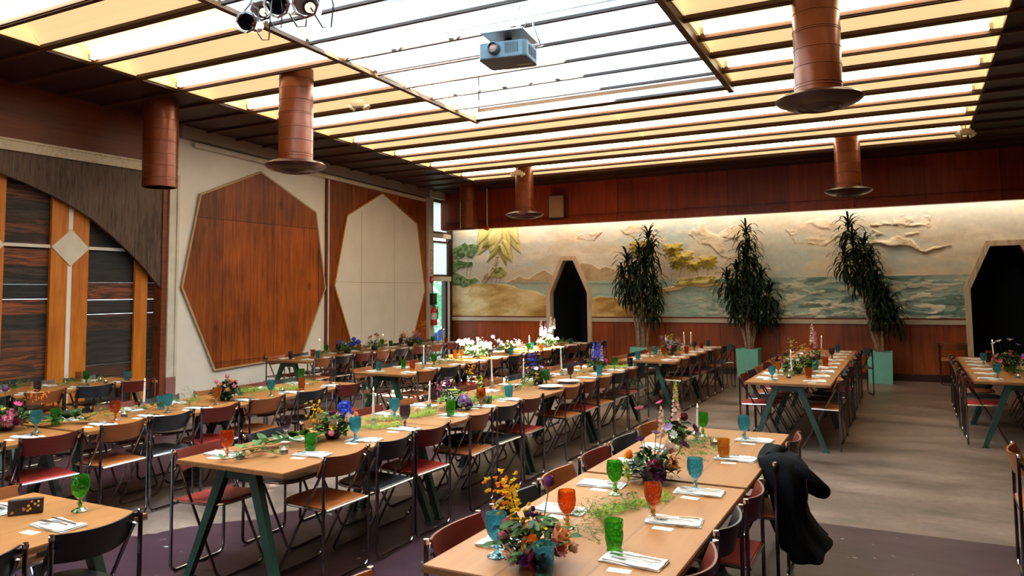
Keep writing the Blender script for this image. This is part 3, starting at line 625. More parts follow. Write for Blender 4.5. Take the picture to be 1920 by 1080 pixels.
# skylight well, roof, joists and ducts
zr = 5.95
w = MB().box(SX0-.06, SX0-.02, SY0, SY1+.05, 4.62, zr).box(SX1+.02, SX1+.06, SY0, SY1+.05, 4.62, zr).box(SX0, SX1, SY1+.05, SY1+.09, 4.6, zr).box(SX0, SX1, SY0-.05, SY0, 4.7, zr)
ST(w.build('wall_skylight', M['skylight_white']))
CL = (-5.25, -2.65, 5.2, 8.9)  # added clear opening, sized and placed to aim the sun patch
f = ST(MB().box(SX0-.1, SX1+.1, SY0-.1, CL[2], zr, zr+.01).box(SX0-.1, SX1+.1, CL[3], SY1+.1, zr, zr+.01).box(SX0-.1, CL[0], CL[2], CL[3], zr, zr+.01).box(CL[1], SX1+.1, CL[2], CL[3], zr, zr+.01).build('window_3', M['roof_frosted']))  # frosted cover added to keep direct sun off the other rows
MB().box(CL[0], CL[1], CL[2], CL[3], zr+.004, zr+.008).build('sun_patch_pane', M['sun_patch_pane'], f)
jo = MB()
for i, y in enumerate((1.6, 3.2, 4.8, 6.4, 8.0, 9.6)):
    for z in (5.10, 5.72): jo.box(SX0, SX1, y-.03, y+.03, z, z+.05)
    nseg = 10; x = SX0; dx = (SX1-SX0)/nseg
    for k in range(nseg): jo.tube([(x, y, 5.15 if k % 2 else 5.72), (x+dx, y, 5.72 if k % 2 else 5.15)], .018, 6); x += dx
ST(jo.build('ceiling_joists', M['skylight_white']))
def duct(name, x0, x1, y, z, r, lab):
    prof = []; mb = MB(); n = 60; pts = []; rs = []
    for i in range(n+1): pts.append((x0+(x1-x0)*i/n, y, z)); rs.append(r*(1.0 if i % 2 else .985))
    mb.tube(pts, rs, 24); tag(mb.build(name, M['skylight_white'], smooth=True), lab, 'duct')
duct('air_duct', SX0+.1, SX1-.02, 7.1, 5.42, .21, 'white round air duct above the skylight joists, nearer the projector')
duct('air_duct', SX0+.1, SX1-.02, 5.6, 5.42, .17, 'white round air duct above the skylight joists, at the top picture edge')
ro = MB()  # unseen slab added over the ceiling to stop sun and sky leaking in
for a in ((XL-.3, SX0-.1, YN-.2, YF+2.2), (SX1+.1, XR+.2, YN-.2, YF+2.2), (SX0-.1, SX1+.1, YN-.2, SY0-.05), (SX0-.1, SX1+.1, SY1+.1, YF+2.2)): ro.box(*a, 5.3, 5.4)
ST(ro.build('ceiling_leak_cover', M['dark_soffit']))
# outside the corner door
def banana():
    rnd = random.Random(5)
    g = empty('banana_plant', (-11.9, 17.6, -.12), label='big-leaved green plant outside the open corner door', cat='plant')
    for k in range(14):
        a = rnd.uniform(0, 2*PI); L = rnd.uniform(.9, 1.6); h = rnd.uniform(.6, 2.0); vs = []; fs = []
        for i in range(9):
            t = i/8; r = L*t; z = h+.7*math.sin(t*2.2)-.9*t*t*L; wd = .17*math.sin(PI*min(1, t*.95+.05))**.6
            c = Vector((math.cos(a)*r, math.sin(a)*r, z)); s = Vector((-math.sin(a), math.cos(a), 0))*wd
            vs += [c-s+Vector((0, 0, -.04)), c, c+s+Vector((0, 0, -.04))]
        for i in range(8): n = i*3; fs += [(n, n+1, n+4, n+3), (n+1, n+2, n+5, n+4)]
        mb = MB().add(vs, fs); mb.tube([(0, 0, 0), (0, 0, h)], .03, 6); mb.build('leaf', M['leaf_out'], g, smooth=True)
banana()
g = empty('outdoor_bush', (-13.9, 20.9, -.12), label='pale green bush further outside the open corner door', cat='plant')
mb = MB(); rnd = random.Random(11)
for k in range(1800):
    c = Vector((rnd.uniform(-1.2, 1.2), rnd.uniform(-1.2, 1.2), abs(rnd.gauss(1.1, .8)))); d = Vector((rnd.gauss(0, 1), rnd.gauss(0, 1), rnd.gauss(0, 1))).normalized(); e = d.orthogonal().normalized()
    mb.add([c, c+d*.09+e*.03, c+d*.2, c+d*.09-e*.03], [(0, 1, 2, 3)])
mb.build('foliage', M['leaf_out'], g)
MB().tube([(0, 0, 0), (0, 0, 1.2)], .04, 8).build('stem', M['bark'], g)
tp = MB(); n = 12; vs = [(-11.1-.5*math.sin(i/4), 16.35+i*.14, (.95-.05*j)*(.35+.65*(i/11))*(1-j/6)+.03*math.sin(i*2+j)) for i in range(12) for j in range(7)]
tp.add([(x-.12*(k % 7), y, z-.1) for k, (x, y, z) in enumerate(vs)], [(i*7+j, i*7+j+1, i*7+j+8, i*7+j+7) for i in range(11) for j in range(6)])
o = tp.build('blue_tarp', M['tarp_blue'], smooth=True); tag(o, 'bright blue tarp lying outside the open corner door', 'tarp'); so = o.modifiers.new('t', 'SOLIDIFY'); so.thickness = .01
# ================================================================ HANGING FROM THE CEILING
def pipe(x, y, zb, r, disc, lab):
    g = empty('duct_pipe', (x, y, 0), label=lab, cat='duct', group=None)
    zt = zc(y)+.12; mb = MB(); prof = [(r, zb), (r, zt)]
    seams = [zb+.10, zb+.13, zb+.30, zb+.47, zb+.64, zb+.66, zb+.82, zb+.97, zb+1.1]; pr = [(r, zb)]
    for z in seams:
        if z < zt-.05: pr += [(r, z-.006), (r+.005, z-.003), (r+.005, z+.003), (r, z+.006)]
    pr.append((r, zt)); mb.lathe(pr, 36); mb.build('shaft', M['copper_paint'], g, smooth=True)
    if disc:
        MB().lathe([(r*.8, .06), (disc*.6, .05), (disc*.93, .015), (disc, -.012), (disc*.93, -.04), (disc*.72, -.075), (disc*.5, -.085)], 40, (0, 0, zb)).build('collar', M['rust_disc'], g, smooth=True)
        MB().lathe([(disc*.62, -.07), (disc*.5, -.10), (disc*.42, -.085), (disc*.33, -.105), (disc*.22, -.09), (disc*.12, -.11), (.0001, -.115)], 32, (0, 0, zb)).build('diffuser', M['rust_disc'], g, smooth=True)
    else:
        MB().lathe([(r, 0), (r*.93, 0), (r*.93, .3)], 36, (0, 0, zb)).lathe([(r*.93, .3), (.0001, .3)], 36, (0, 0, zb)).build('open_end', M['rust_disc'], g)
pipe(-9.47, 7.3, 3.36, .235, 0, 'red-brown round duct pipe with open end, in front of the left wall band')
pipe(-6.87, 7.28, 3.46, .215, .385, 'red-brown duct pipe with disc diffuser, left of the skylight')
pipe(-6.98, 14.1, 3.43, .19, .40, 'slim red-brown duct pipe with disc diffuser before the dark far band')
pipe(-.80, 14.2, 3.50, .21, .39, 'red-brown duct pipe with disc diffuser near the middle planter, far right')
pipe(-.66, 7.7, 3.62, .215, .40, 'largest red-brown duct pipe with disc diffuser, upper right')
pipe(-9.16, 15.5, 3.33, .21, 0, 'red-brown open-ended duct pipe in the far left corner')
# projector
g = empty('projector', (-3.46, 6.66, 4.12), R_(98), label='blue-grey ceiling projector hanging below the skylight beams', cat='projector')
def rr(w, h, r, n=5):
    out = []
    for cx, cy, a0 in ((w-r, h-r, 0), (-w+r, h-r, 90), (-w+r, -h+r, 180), (w-r, -h+r, 270)):
        for k in range(n+1): a = R_(a0+90*k/n); out.append((cx+r*math.cos(a), cy+r*math.sin(a)))
    return out
MB().prism(rr(.20, .25, .05), 0, .15, 'z').build('housing', M['projector_blue'], g)
MB().prism(rr(.20, .25, .05), -.012, .0, 'z').build('base_plate', M['projector_dark'], g)
# lens looks towards local -x
Ml = Matrix.Translation((-.20, .08, .085)) @ Matrix.Rotation(R_(-90), 4, 'Y')
mb = MB(); mb.lathe([(.062, -.02), (.062, .04), (.05, .055), (.045, .03), (.04, .02)], 24); mb.v = [tuple(Ml @ Vector(p)) for p in mb.v]; ln = mb.build('lens_ring', M['projector_blue'], g, smooth=True)
mb = MB(); mb.lathe([(.042, .022), (.03, .035), (.0001, .04)], 24); mb.v = [tuple(Ml @ Vector(p)) for p in mb.v]; mb.build('lens', M['lens_glass'], ln, smooth=True)
mb = MB()
for i in range(9): mb.box(-.204, -.199, -.04-.016*i, -.032-.016*i, .03, .13)
for i in range(6): mb.box(-.1+.04*i, -.08+.04*i, -.254, -.249, .03, .12)
mb.build('vent_grille', M['projector_dark'], g)
MB().box(.08, .11, -.21, -.06, -.0135, -.0115).build('yellow_label', M['yellow_label'], g)
mb = MB(); mb.tube([(0, 0, .15), (0, 0, .24)], .04, 10); mb.box(-.1, .1, -.1, .1, .15, .17); mb.build('mount_pole', M['projector_dark'], g)
MB().box(-.26, .24, -.24, .20, .235, .25).build('mount_plate', M['duct_metal'], g)
for sx, sy in ((-.22, -.2), (-.22, .16), (.2, -.2), (.2, .16)): MB().tube([(sx, sy, .25), (sx, sy, .56)], .006, 6).build('hanger_rod', M['steel'], g)
mb = MB(); mb.tube([(.12, -.2, .15), (.2, -.28, .2), (.16, -.24, .34), (.22, -.2, .46)], .006, 6); mb.tube([(.1, -.22, .16), (.25, -.2, .22), (.2, -.1, .4), (.3, -.1, .5)], .005, 6); mb.build('cable', M['black_plastic'], g)
# theatre spotlights on a bar
bar = tag(MB().tube([(-5.7, 4.42, 4.52), (-3.2, 4.42, 4.52)], .022, 10).build('lighting_bar', M['steel'], smooth=True), 'grey steel bar carrying the spotlights inside the skylight opening', 'bar')
def spot(x, y, z, tgt, lit, lab, sc=1):
    d = (Vector(tgt)-Vector((x, y, z))).normalized(); x, y, z = Vector((x, y, z))-d*.09*sc
    g = empty('spotlight', (x, y, z), label=lab, cat='spotlight'); g.scale = (sc, sc, sc); q = d.to_track_quat('Z', 'Y').to_matrix().to_4x4()
    def T(mb): mb.v = [tuple(q @ Vector(p)) for p in mb.v]; return mb
    T(MB().lathe([(.03, -.17), (.055, -.15), (.062, -.05), (.07, .08), (.075, .09), (.066, .085)], 24)).build('can', M['steel'], g, smooth=True)
    T(MB().lathe([(.066, .085), (.06, .0), (.045, -.05), (.02, -.07)], 24)).build('baffle', M['can_black'], g, smooth=True)
    o = T(MB().lathe([(.034, -.045), (.02, -.038), (.0001, -.036)], 20)).build('bulb', M['lamp_face'] if lit else M['cap_chrome'], g, smooth=True)
    T(MB().lathe([(.072, .085), (.088, .087), (.088, .093), (.072, .095)], 8)).build('colour_frame', M['steel'], g)
    mb = MB(); mb.tube([(-.085, 0, 0), (-.085, 0, .1), (0, 0, .16), (.085, 0, .1), (.085, 0, 0)], .007, 6); mb.tube([(0, 0, .16), (0, (4.42-y)/sc, (4.52-z)/sc)], .009, 6); mb.build('yoke', M['black_plastic'], g)
    mb = MB(); mb.tube([(0, .02, -.0), (.03, .1, -.11), (.1, .1, -.12), (.16, .05, 0), (.12, (4.42-y)/sc, (4.5-z)/sc)], .005, 6); mb.build('cable', M['black_plastic'], g)
spot(-4.49, 4.2, 3.93, (-2.0, -1, 2.6), False, 'small chrome spotlight, leftmost and lowest of the four')
spot(-4.45, 4.32, 4.06, (-1.0, 0, 2.8), True, 'small chrome spotlight, second from the left, lamp face showing')
spot(-4.33, 4.36, 4.10, (-2.6, 0, 2.8), False, 'larger chrome spotlight, third from the left', 1.3)
spot(-4.07, 4.40, 4.06, (-1.6, 0, 2.9), True, 'larger chrome spotlight, rightmost of the four', 1.25)
# emergency twin heads
def twin(x, y, lab):
    z = zc(y); g = empty('emergency_light', (x, y, z), R_(20), label=lab, cat='emergency light')
    MB().box(-.11, .11, -.05, .05, -.16, -.09).box(-.07, .07, -.04, .04, -.09, -.06).build('body', M['cream_plastic'], g, bevel=.008)
    mb = MB(); mb.tube([(0, 0, -.06), (0, 0, .08)], .008, 6); mb.build('hanger', M['cream_plastic'], g)
    for s in (-1, 1):
        mb = MB(); mb.lathe([(.02, .06), (.055, .02), (.058, -.01), (.0001, -.02)], 16)
        q = Matrix.Translation((s*.11, 0, -.17)) @ Matrix.Rotation(s*-.6, 4, 'Y'); mb.v = [tuple(q @ Vector(p)) for p in mb.v]; mb.build('lamp_head', M['cream_plastic'], g, smooth=True)
twin(-6.63, 8.25, 'cream twin-headed emergency light between left duct pipe and skylight')
twin(-7.0, 13.83, 'cream twin-headed emergency light in front of the slim far duct pipe')
twin(.95, 13.83, 'cream twin-headed emergency light at the right edge of the glowing ceiling')
# speaker, sprinkler pipe, notices and extinguisher
g = empty('speaker_box', (-7.13, 16.07, 3.78), R_(12), label='tan-fronted speaker box leaning on the dark far band', cat='speaker')
MB().box(-.19, .19, -.02, .17, -.27, .27).build('cabinet', M['black_plastic'], g); MB().box(-.17, .17, -.032, -.02, -.25, .25).build('grille', M['speaker_face'], g)
g = empty('sprinkler_pipe', (-8.97, 16.06, 0), label='thin vertical pipe with a red valve at its foot, left end of mural', cat='pipe')
mb = MB(); mb.tube([(0, 0, 3.42), (0, 0, 4.34)], .016, 8); mb.build('pipe', M['cream_plastic'], g)
mb = MB(); mb.tube([(-.09, 0, 3.39), (.03, 0, 3.35)], .05, 10); mb.tube([(0, 0, 3.42), (0, 0, 3.36)], .04, 8); mb.build('valve', M['red_paint'], g, smooth=True)
g = empty('fire_extinguisher', (X0+.14, 15.72, 1.02), label='red fire extinguisher hanging on the white post by the corner door', cat='fire extinguisher')
MB().lathe([(.0001, 0), (.07, 0), (.078, .02), (.078, .36), (.05, .43), (.025, .45)], 20).build('cylinder', M['red_paint'], g, smooth=True)
MB().lathe([(.0795, .14), (.0795, .30)], 20).build('label_band', M['sign_white'], g, smooth=True)
mb = MB(); mb.tube([(0, 0, .45), (0, 0, .52)], .02, 8); mb.tube([(0, -.02, .52), (.1, -.02, .56)], .012, 6); mb.tube([(0, 0, .48), (.1, 0, .45), (.1, 0, .15)], .012, 8); mb.build('valve_and_hose', M['black_plastic'], g)
g = empty('extinguisher_sign', (X0+.062, 15.72, 2.58), label='narrow vertical red and white fire extinguisher sign on the white post', cat='sign')
MB().box(0, .006, -.07, .07, -.30, .30).build('sign_plate', M['sign_white'], g)
MB().box(.006, .008, -.062, .062, -.29, -.27).box(.006, .008, -.062, .062, .27, .29).box(.006, .008, -.062, -.05, -.29, .29).box(.006, .008, .05, .062, -.29, .29).prism([(-.03, -.2), (.03, -.2), (0, -.26)], .006, .008, 'x').build('sign_border', M['red_paint'], g)
def text(s, size, m, parent, loc, rot, name='lettering', align='CENTER'):
    cu = bpy.data.curves.new(name, 'FONT'); cu.body = s; cu.size = size; cu.align_x = align; cu.align_y = 'CENTER'; cu.extrude = .001
    o = bpy.data.objects.new(name, cu); COL.objects.link(o); cu.materials.append(m); dg = bpy.context.evaluated_depsgraph_get(); me = bpy.data.meshes.new_from_object(o.evaluated_get(dg)); bpy.data.objects.remove(o)
    o = bpy.data.objects.new(name, me); COL.objects.link(o); o.parent = parent; o.location = loc; o.rotation_euler = rot; return o
text('FIRE\nEXTINGUISHER', .048, M['red_paint'], g, (.008, 0, .04), (R_(90), R_(90), R_(90)))
g = empty('alarm_pull_box', (X0+.06, 15.70, 2.14), label='small red fire alarm pull box on the white post', cat='alarm box')
MB().box(0, .05, -.055, .055, -.08, .08).build('case', M['red_paint'], g, bevel=.006); MB().box(.05, .056, -.035, .035, -.02, .02).build('handle', M['sign_white'], g)
g = empty('electric_box', (X0+.06, 15.74, 1.66), label='dark electrical box and conduit on the white post above the extinguisher', cat='electrical box')
MB().box(0, .09, -.09, .09, -.14, .14).build('case', M['black_plastic'], g, bevel=.006); mb = MB(); mb.tube([(.03, 0, .14), (.03, 0, .38)], .012, 6); mb.build('conduit', M['grey_paint'], g)
# hooks along the beams
for i, (x, y, lab) in enumerate(((-5.35, 11.35, 'left of the far duct pipe'), (-.9, 12.59, 'left of the far right duct pipe'), (-.6, 9.49, 'by the large upper right duct pipe'))):
    z = zc(y); g = empty('beam_hook', (x, y, z), label='small cream hook hanging from a ceiling beam '+lab, cat='hook')
    mb = MB(); mb.tube([(-.03, 0, .1), (-.03, 0, 0), (-.05, 0, -.05)], .006, 6); mb.tube([(.03, 0, .1), (.03, 0, 0), (.05, 0, -.05)], .006, 6); mb.build('wire', M['cream_plastic'], g); MB().box(-.05, .05, -.02, .02, -.01, .01).build('clip', M['cream_plastic'], g)

# ================================================================ FURNITURE
HT, TW, CHH = .745, .92, .79
def make_table(L):
    g = empty('trestle_table')
    t = MB().box(-TW/2, TW/2, 0, L, HT-.03, HT).build('table_top', [M['table_top']], g, bevel=.004)
    e = MB().box(-TW/2-.002, TW/2+.002, -.002, L+.002, HT-.029, HT-.006).build('edge_band', M['table_edge'], t)
    for y, e in ((.10, -1), (L-.10, 1)):
        tr = MB().box(-.17, .17, y-.05, y+.05, HT-.042, HT-.031).box(-.15, .15, y-.018, y+.018, HT-.10, HT-.042).build('trestle', M['green_steel'], g)
        for sx in (-1, 1):
            mb = MB(); top = Vector((sx*.125, y, HT-.045)); bot = Vector((sx*.385, y+e*.05, .012)); vs = []
            for p, wx, wy in ((top, .036, .026), (bot, .026, .020)):
                vs += [p+Vector((a_*wx, b_*wy, 0)) for a_, b_ in ((-1, -1), (1, -1), (1, 1), (-1, 1))]
            mb.add(vs, [(0, 1, 2, 3), (7, 6, 5, 4), (0, 4, 5, 1), (1, 5, 6, 2), (2, 6, 7, 3), (3, 7, 4, 0)]); mb.box(bot.x-.035, bot.x+.035, bot.y-.025, bot.y+.025, 0, .014); mb.build('leg', M['green_steel'], tr)
    return g
def make_chair(kind):
    g = empty('folding_chair')
    w = .222; mb = MB(); r = .05; pts = [(-w, 0, CHH-.01), (-w, 0, .012+r)]
    for k in range(1, 6): a = PI+PI/2*k/5; pts.append((-w+r+r*math.cos(a), 0, .012+r+r*math.sin(a)))
    pts += [(-x, y, z) for x, y, z in pts[::-1]]
    mb.tube(pts, .0105, 8, flat=1.0).build('rear_frame', M['chrome'], g, smooth=True)
    w2 = .198; top = Vector((0, .012, CHH-.06)); bot = Vector((0, .40, .012)); d = (bot-top).normalized(); L = (bot-top).length
    pl = [(-w2, L*0), (-w2, L-r)]
    for k in range(1, 6): a = PI+PI/2*k/5; pl.append((-w2+r+r*math.cos(a), L-r-r*math.sin(a)))
    pl += [(-x, s) for x, s in pl[::-1]]
    MB().tube([tuple(Vector((x, 0, 0))+top+d*s) for x, s in pl], .0095, 8).build('front_frame', M['chrome'], g, smooth=True)
    # seat with its steel rim
    ol = []; y0, y1, ws = .0, .40, .195; rc = .11
    ol += [(-ws, y0), (ws, y0)]
    for k in range(7): a = PI/2*k/6; ol.append((ws-rc+rc*math.cos(a), y1-rc+rc*math.sin(a)))
    for k in range(7): a = PI/2+PI/2*k/6; ol.append((-ws+rc+rc*math.cos(a), y1-rc+rc*math.sin(a)))
    zs = lambda y: .455+.03*y
    mb = MB(); n = len(ol); rings = [(.93, -.006), (1, -.0), (1, .010), (.965, .016), (.7, .013), (.35, .006)]
    cy = .2; vs = []
    for s, dz in rings: vs += [(x*s, cy+(y-cy)*s, zs(y)+dz) for x, y in ol]
    fs = [(i*n+k, i*n+(k+1) % n, (i+1)*n+(k+1) % n, (i+1)*n+k) for i in range(len(rings)-1) for k in range(n)]
    fs += [tuple(range(n))[::-1], tuple(range((len(rings)-1)*n, len(rings)*n))]
    mb.add(vs, fs).build('seat', M['seat_'+kind], g, smooth=True)
    rim = [(x*1.03, cy+(y-cy)*1.02, zs(y)+.0) for x, y in ol]; MB().tube(rim+[rim[0]], .0085, 6, caps=False).build('seat_rim', M['steel'], g, smooth=True)
    # curved backrest following the slant of the front frame
    nx, nz = 13, 3; vs = []; th = .011
    for side in (0, 1):
        for i in range(nx):
            t = -1+2*i/(nx-1); x = .21*t; yb = .008-.055*(1-t*t)
            for j in range(nz):
                s = j/(nz-1); z = .788-.012*(1-t*t)-.132*s; y = yb+.055*s*(.55+.45*t*t)+(th if side else 0)
                vs.append((x, y, z))
    m_ = nx*nz; fs = []
    for i in range(nx-1):
        for j in range(nz-1):
            a = i*nz+j; fs += [(a, a+1, a+nz+1, a+nz), (m_+a, m_+a+nz, m_+a+nz+1, m_+a+1)]
        for j in (0, nz-1): a = i*nz+j; fs.append((a, a+nz, m_+a+nz, m_+a))
    for i in (0, nx-1):
        for j in range(nz-1): a = i*nz+j; fs.append((a, a+1, m_+a+1, m_+a))
    MB().add(vs, fs).build('backrest', M['back_'+kind], g, smooth=True)
    for s in (-1, 1):
        MB().lathe([(.0001, .004), (.0125, .003), (.0135, -.004), (.0135, -.018), (.0115, -.02)], 12, (s*w, 0, CHH)).box(s*w-.006-s*.018, s*w+.006-s*.008, -.012, .018, CHH-.034, CHH-.018).build('cap', M['cap_chrome'], g, smooth=False)
    return g
CHAIRS = {k: make_chair(k) for k in ('tan', 'black', 'red')}
USED = set()
def chair(kind, x, y, rz, label, group):
    p = CHAIRS[kind]
    o = p if kind not in USED else copy_tree(p)
    USED.add(kind); o.location = (x, y, 0); o.rotation_euler = (0, 0, rz); tag(o, label, 'chair', group); return o
ROWS = {   # centre x, table starts, table length, name
 'I': (-8.87, [3.05, 4.80], 1.72, 'plank screen row'),
 'G': (-8.87, [9.20, 10.93, 12.66], 1.70, 'heptagon wall row'),
 'H': (-6.20, [2.08, 3.83, 5.55], 1.70, 'second row from left'),
 'F': (-6.20, [8.20, 9.90, 11.60, 13.30], 1.68, 'sunlit far row'),
 'N': (-3.79, [.82], 1.72, 'lower left corner table'),
 'B': (-3.78, [3.44, 5.19, 6.94, 8.69], 1.73, 'long middle row'),
 'C': (-3.53, [11.18, 12.93], 1.73, 'left planter row'),
 'P': (-1.26, [.68], 1.68, 'cut-off front table'),
 'A': (-1.26, [2.54, 4.26], 1.68, 'right foreground row'),
 'D': (-1.24, [9.10, 10.86, 12.62], 1.73, 'planters row'),
 'E': (1.11, [10.12, 11.88], 1.73, 'far right row'),
 'K': (1.11, [4.30], 1.70, 'right edge table'),
}
RN = {k: v[3] for k, v in ROWS.items()}
protos = {}
for k, (cx, ys, L, nm) in ROWS.items():
    for i, y in enumerate(ys):
        if L not in protos: t = protos[L] = make_table(L)
        else: t = copy_tree(protos[L])
        t.location = (cx, y, 0)
        lab = 'plywood table on green trestles, %s' % (nm if len(ys) == 1 else '%s table from near end of %s' % (ordn[i], nm))
        tag(t, lab, 'table', 'plywood trestle tables')
SEATS = {}   # (row, side) -> list of y
SEATS['I', 'right'] = [3.95, 4.50, 5.08, 5.66, 6.20]; SEATS['I', 'left'] = [4.5, 5.05, 5.6, 6.15]
SEATS['G', 'right'] = [9.52, 10.02, 10.56, 11.1, 11.68, 12.25, 12.85, 13.45, 14.0]; SEATS['G', 'left'] = [9.55, 10.1, 10.7, 11.25, 11.85, 12.4, 12.95, 13.5, 14.05]
SEATS['H', 'right'] = [2.95, 3.51, 4.11, 4.57, 5.07, 5.66, 6.30, 6.93]; SEATS['H', 'left'] = [3.3, 4.2, 4.75, 5.25, 5.9, 6.45, 6.95]
SEATS['F', 'right'] = [8.50, 9.07, 9.70, 10.38, 11.05, 11.70, 12.29, 12.88, 13.47, 14.05, 14.6]; SEATS['F', 'left'] = [8.45, 9.05, 9.65, 10.25, 10.9, 11.5, 12.1, 12.7, 13.3, 13.9, 14.5]
SEATS['N', 'right'] = [1.70, 2.25]; SEATS['N', 'left'] = [2.28]
SEATS['B', 'right'] = [3.94, 4.47, 4.96, 5.70, 6.22, 6.74, 7.71, 8.25, 8.75, 9.25, 9.77, 10.2]; SEATS['B', 'left'] = [3.70, 4.30, 4.90, 5.50, 6.05, 6.60, 7.25, 7.8, 8.4, 9.0, 9.55, 10.1]
SEATS['C', 'right'] = [11.52, 12.05, 12.6, 13.2, 13.75, 14.3]; SEATS['C', 'left'] = [11.55, 12.1, 12.65, 13.2, 13.75, 14.3]
SEATS['P', 'left'] = [2.10]; SEATS['P', 'right'] = [1.9]
SEATS['A', 'left'] = [2.90, 3.47, 4.01, 4.60, 5.12, 5.70]; SEATS['A', 'right'] = [2.95, 3.52, 4.07, 4.95, 5.60]
SEATS['D', 'right'] = [9.42, 9.99, 10.55, 11.15, 11.75, 12.35, 12.9, 13.45, 13.98]; SEATS['D', 'left'] = [9.52, 10.0, 10.55, 11.1, 11.65, 12.25, 12.85, 13.4, 13.95]
SEATS['E', 'left'] = [10.45, 11.05, 11.65, 12.2, 12.75, 13.25]; SEATS['E', 'right'] = [10.5, 11.1, 11.7, 12.3, 12.85]
SEATS['K', 'left'] = [5.78]
PAT = {('I', 'right'): 'rbtbr', ('H', 'right'): 'brtbrtbr', ('B', 'right'): 'tbrtbrtrtbrb', ('G', 'right'): 'tbrtbrtrt', ('F', 'right'): 'tbrtbrtbrtb', ('A', 'left'): 'rbtrbt', ('A', 'right'): 'rbrtr', ('N', 'right'): 'bb', ('N', 'left'): 't',
       ('D', 'left'): 'rbtrtbrtb', ('D', 'right'): 'tbbrbtbrb', ('C', 'right'): 'tbrbtb', ('E', 'left'): 'rbtbrb', ('P', 'left'): 't', ('B', 'left'): 'rbtrtbrtbrtb', ('K', 'left'): 't'}
KN = {'t': 'tan', 'b': 'black', 'r': 'red'}
rnd = random.Random(21)
for (row, side), ys in SEATS.items():
    cx = ROWS[row][0]; s = 1 if side == 'right' else -1; pat = PAT.get((row, side), 'tbrbtrbtrbtb')
    for i, y in enumerate(ys):
        kind = KN[pat[i]]; off = TW/2+(.056 if side == 'right' else .075)+rnd.uniform(0, .02)
        rz = (PI/2 if side == 'right' else -PI/2)+rnd.gauss(0, .035)
        lab = '%s-seated chrome folding chair, %s from near end, %s side of %s' % (kind, ordn[i], side, RN[row])
        if len(ys) == 1: lab = '%s-seated chrome folding chair on the %s side of the %s' % (kind, side, RN[row])
        chair(kind, cx+s*off, y, rz, lab, 'chrome folding chairs')
chair('tan', .735, 16.34, 0, 'tan folding chair standing alone against the far wall by the large doorway', 'chrome folding chairs')
chair('black', -.60, 14.50, PI/2+.25, 'black folding chair turned out at the far end of the planters row', 'chrome folding chairs')
chair('black', -2.95, 14.72, PI/2+.35, 'black folding chair turned out at the far end of the left planter row', 'chrome folding chairs')
chair('black', -5.62, 15.05, PI/2+.2, 'black folding chair turned out at the far end of the sunlit far row', 'chrome folding chairs')
# ================================================================ ON THE TABLES
T = HT
# napkins, forks, knives and name cards at every place
def nap_mesh(seed):
    rnd = random.Random(seed); mb = MB(); nx, ny = 13, 7; a, b = .125, .062
    for lay, (sx, sy, z) in enumerate(((1, 1, .001), (.98, .96, .008))):
        base = len(mb.v); vs = []
        for i in range(nx):
            for j in range(ny):
                x = (-1+2*i/(nx-1))*a*sx; y = (-1+2*j/(ny-1))*b*sy
                vs.append((x+rnd.gauss(0, .0012)+(.014*lay if i == 0 else 0), y+rnd.gauss(0, .002)+.008*math.sin(i*.5+seed)*lay, z*.7+.005+.0025*math.sin(x*40+y*30+seed+lay)+rnd.gauss(0, .0005)))
        bt = [(p[0], p[1], z) for p in vs]; n = nx*ny
        fs = [(i*ny+j, (i+1)*ny+j, (i+1)*ny+j+1, i*ny+j+1) for i in range(nx-1) for j in range(ny-1)]
        fs += [tuple(n+q for q in f[::-1]) for f in fs]
        for i in range(nx-1):
            for j in (0, ny-1): fs.append((i*ny+j, (i+1)*ny+j, n+(i+1)*ny+j, n+i*ny+j))
        for j in range(ny-1):
            for i in (0, nx-1): fs.append((i*ny+j, i*ny+j+1, n+i*ny+j+1, n+i*ny+j))
        mb.add(vs+bt, fs)
    o = mb.build('napkin', M['napkin_cloth'], smooth=True); return o
NAPS = [nap_mesh(i) for i in range(3)]; nap_used = [False]*3
def fork_mesh():
    mb = MB(); mb.tube([(-.095, 0, .0), (-.03, 0, .003), (.03, 0, .0)], [.0045, .0028, .004], 6, flat=.5)
    mb.box(.028, .055, -.010, .010, -.002, .002)
    for k in range(4): mb.box(.055, .09, -.010+k*.0056, -.0072+k*.0056, -.001, .003)
    return mb.build('fork', M['steel'])
def knife_mesh():
    mb = MB(); mb.tube([(-.10, 0, 0), (-.01, 0, 0)], .005, 6, flat=.6); mb.prism([(-.01, -.006), (.09, -.008), (.105, .002), (.09, .007), (-.01, .006)], -.001, .0015, 'z'); return mb.build('knife', M['steel'])
FORK, KNIFE = fork_mesh(), knife_mesh(); CARD = box_obj('name_card', -.045, .045, -.022, .022, 0, .0012, M['paper'])
first = {'f': True, 'k': True, 'c': True}
def cp(o, key):
    if first[key]: first[key] = False; return o
    c = o.copy(); COL.objects.link(c); return c
rnd = random.Random(77); HIDE = {('G', 'left'), }
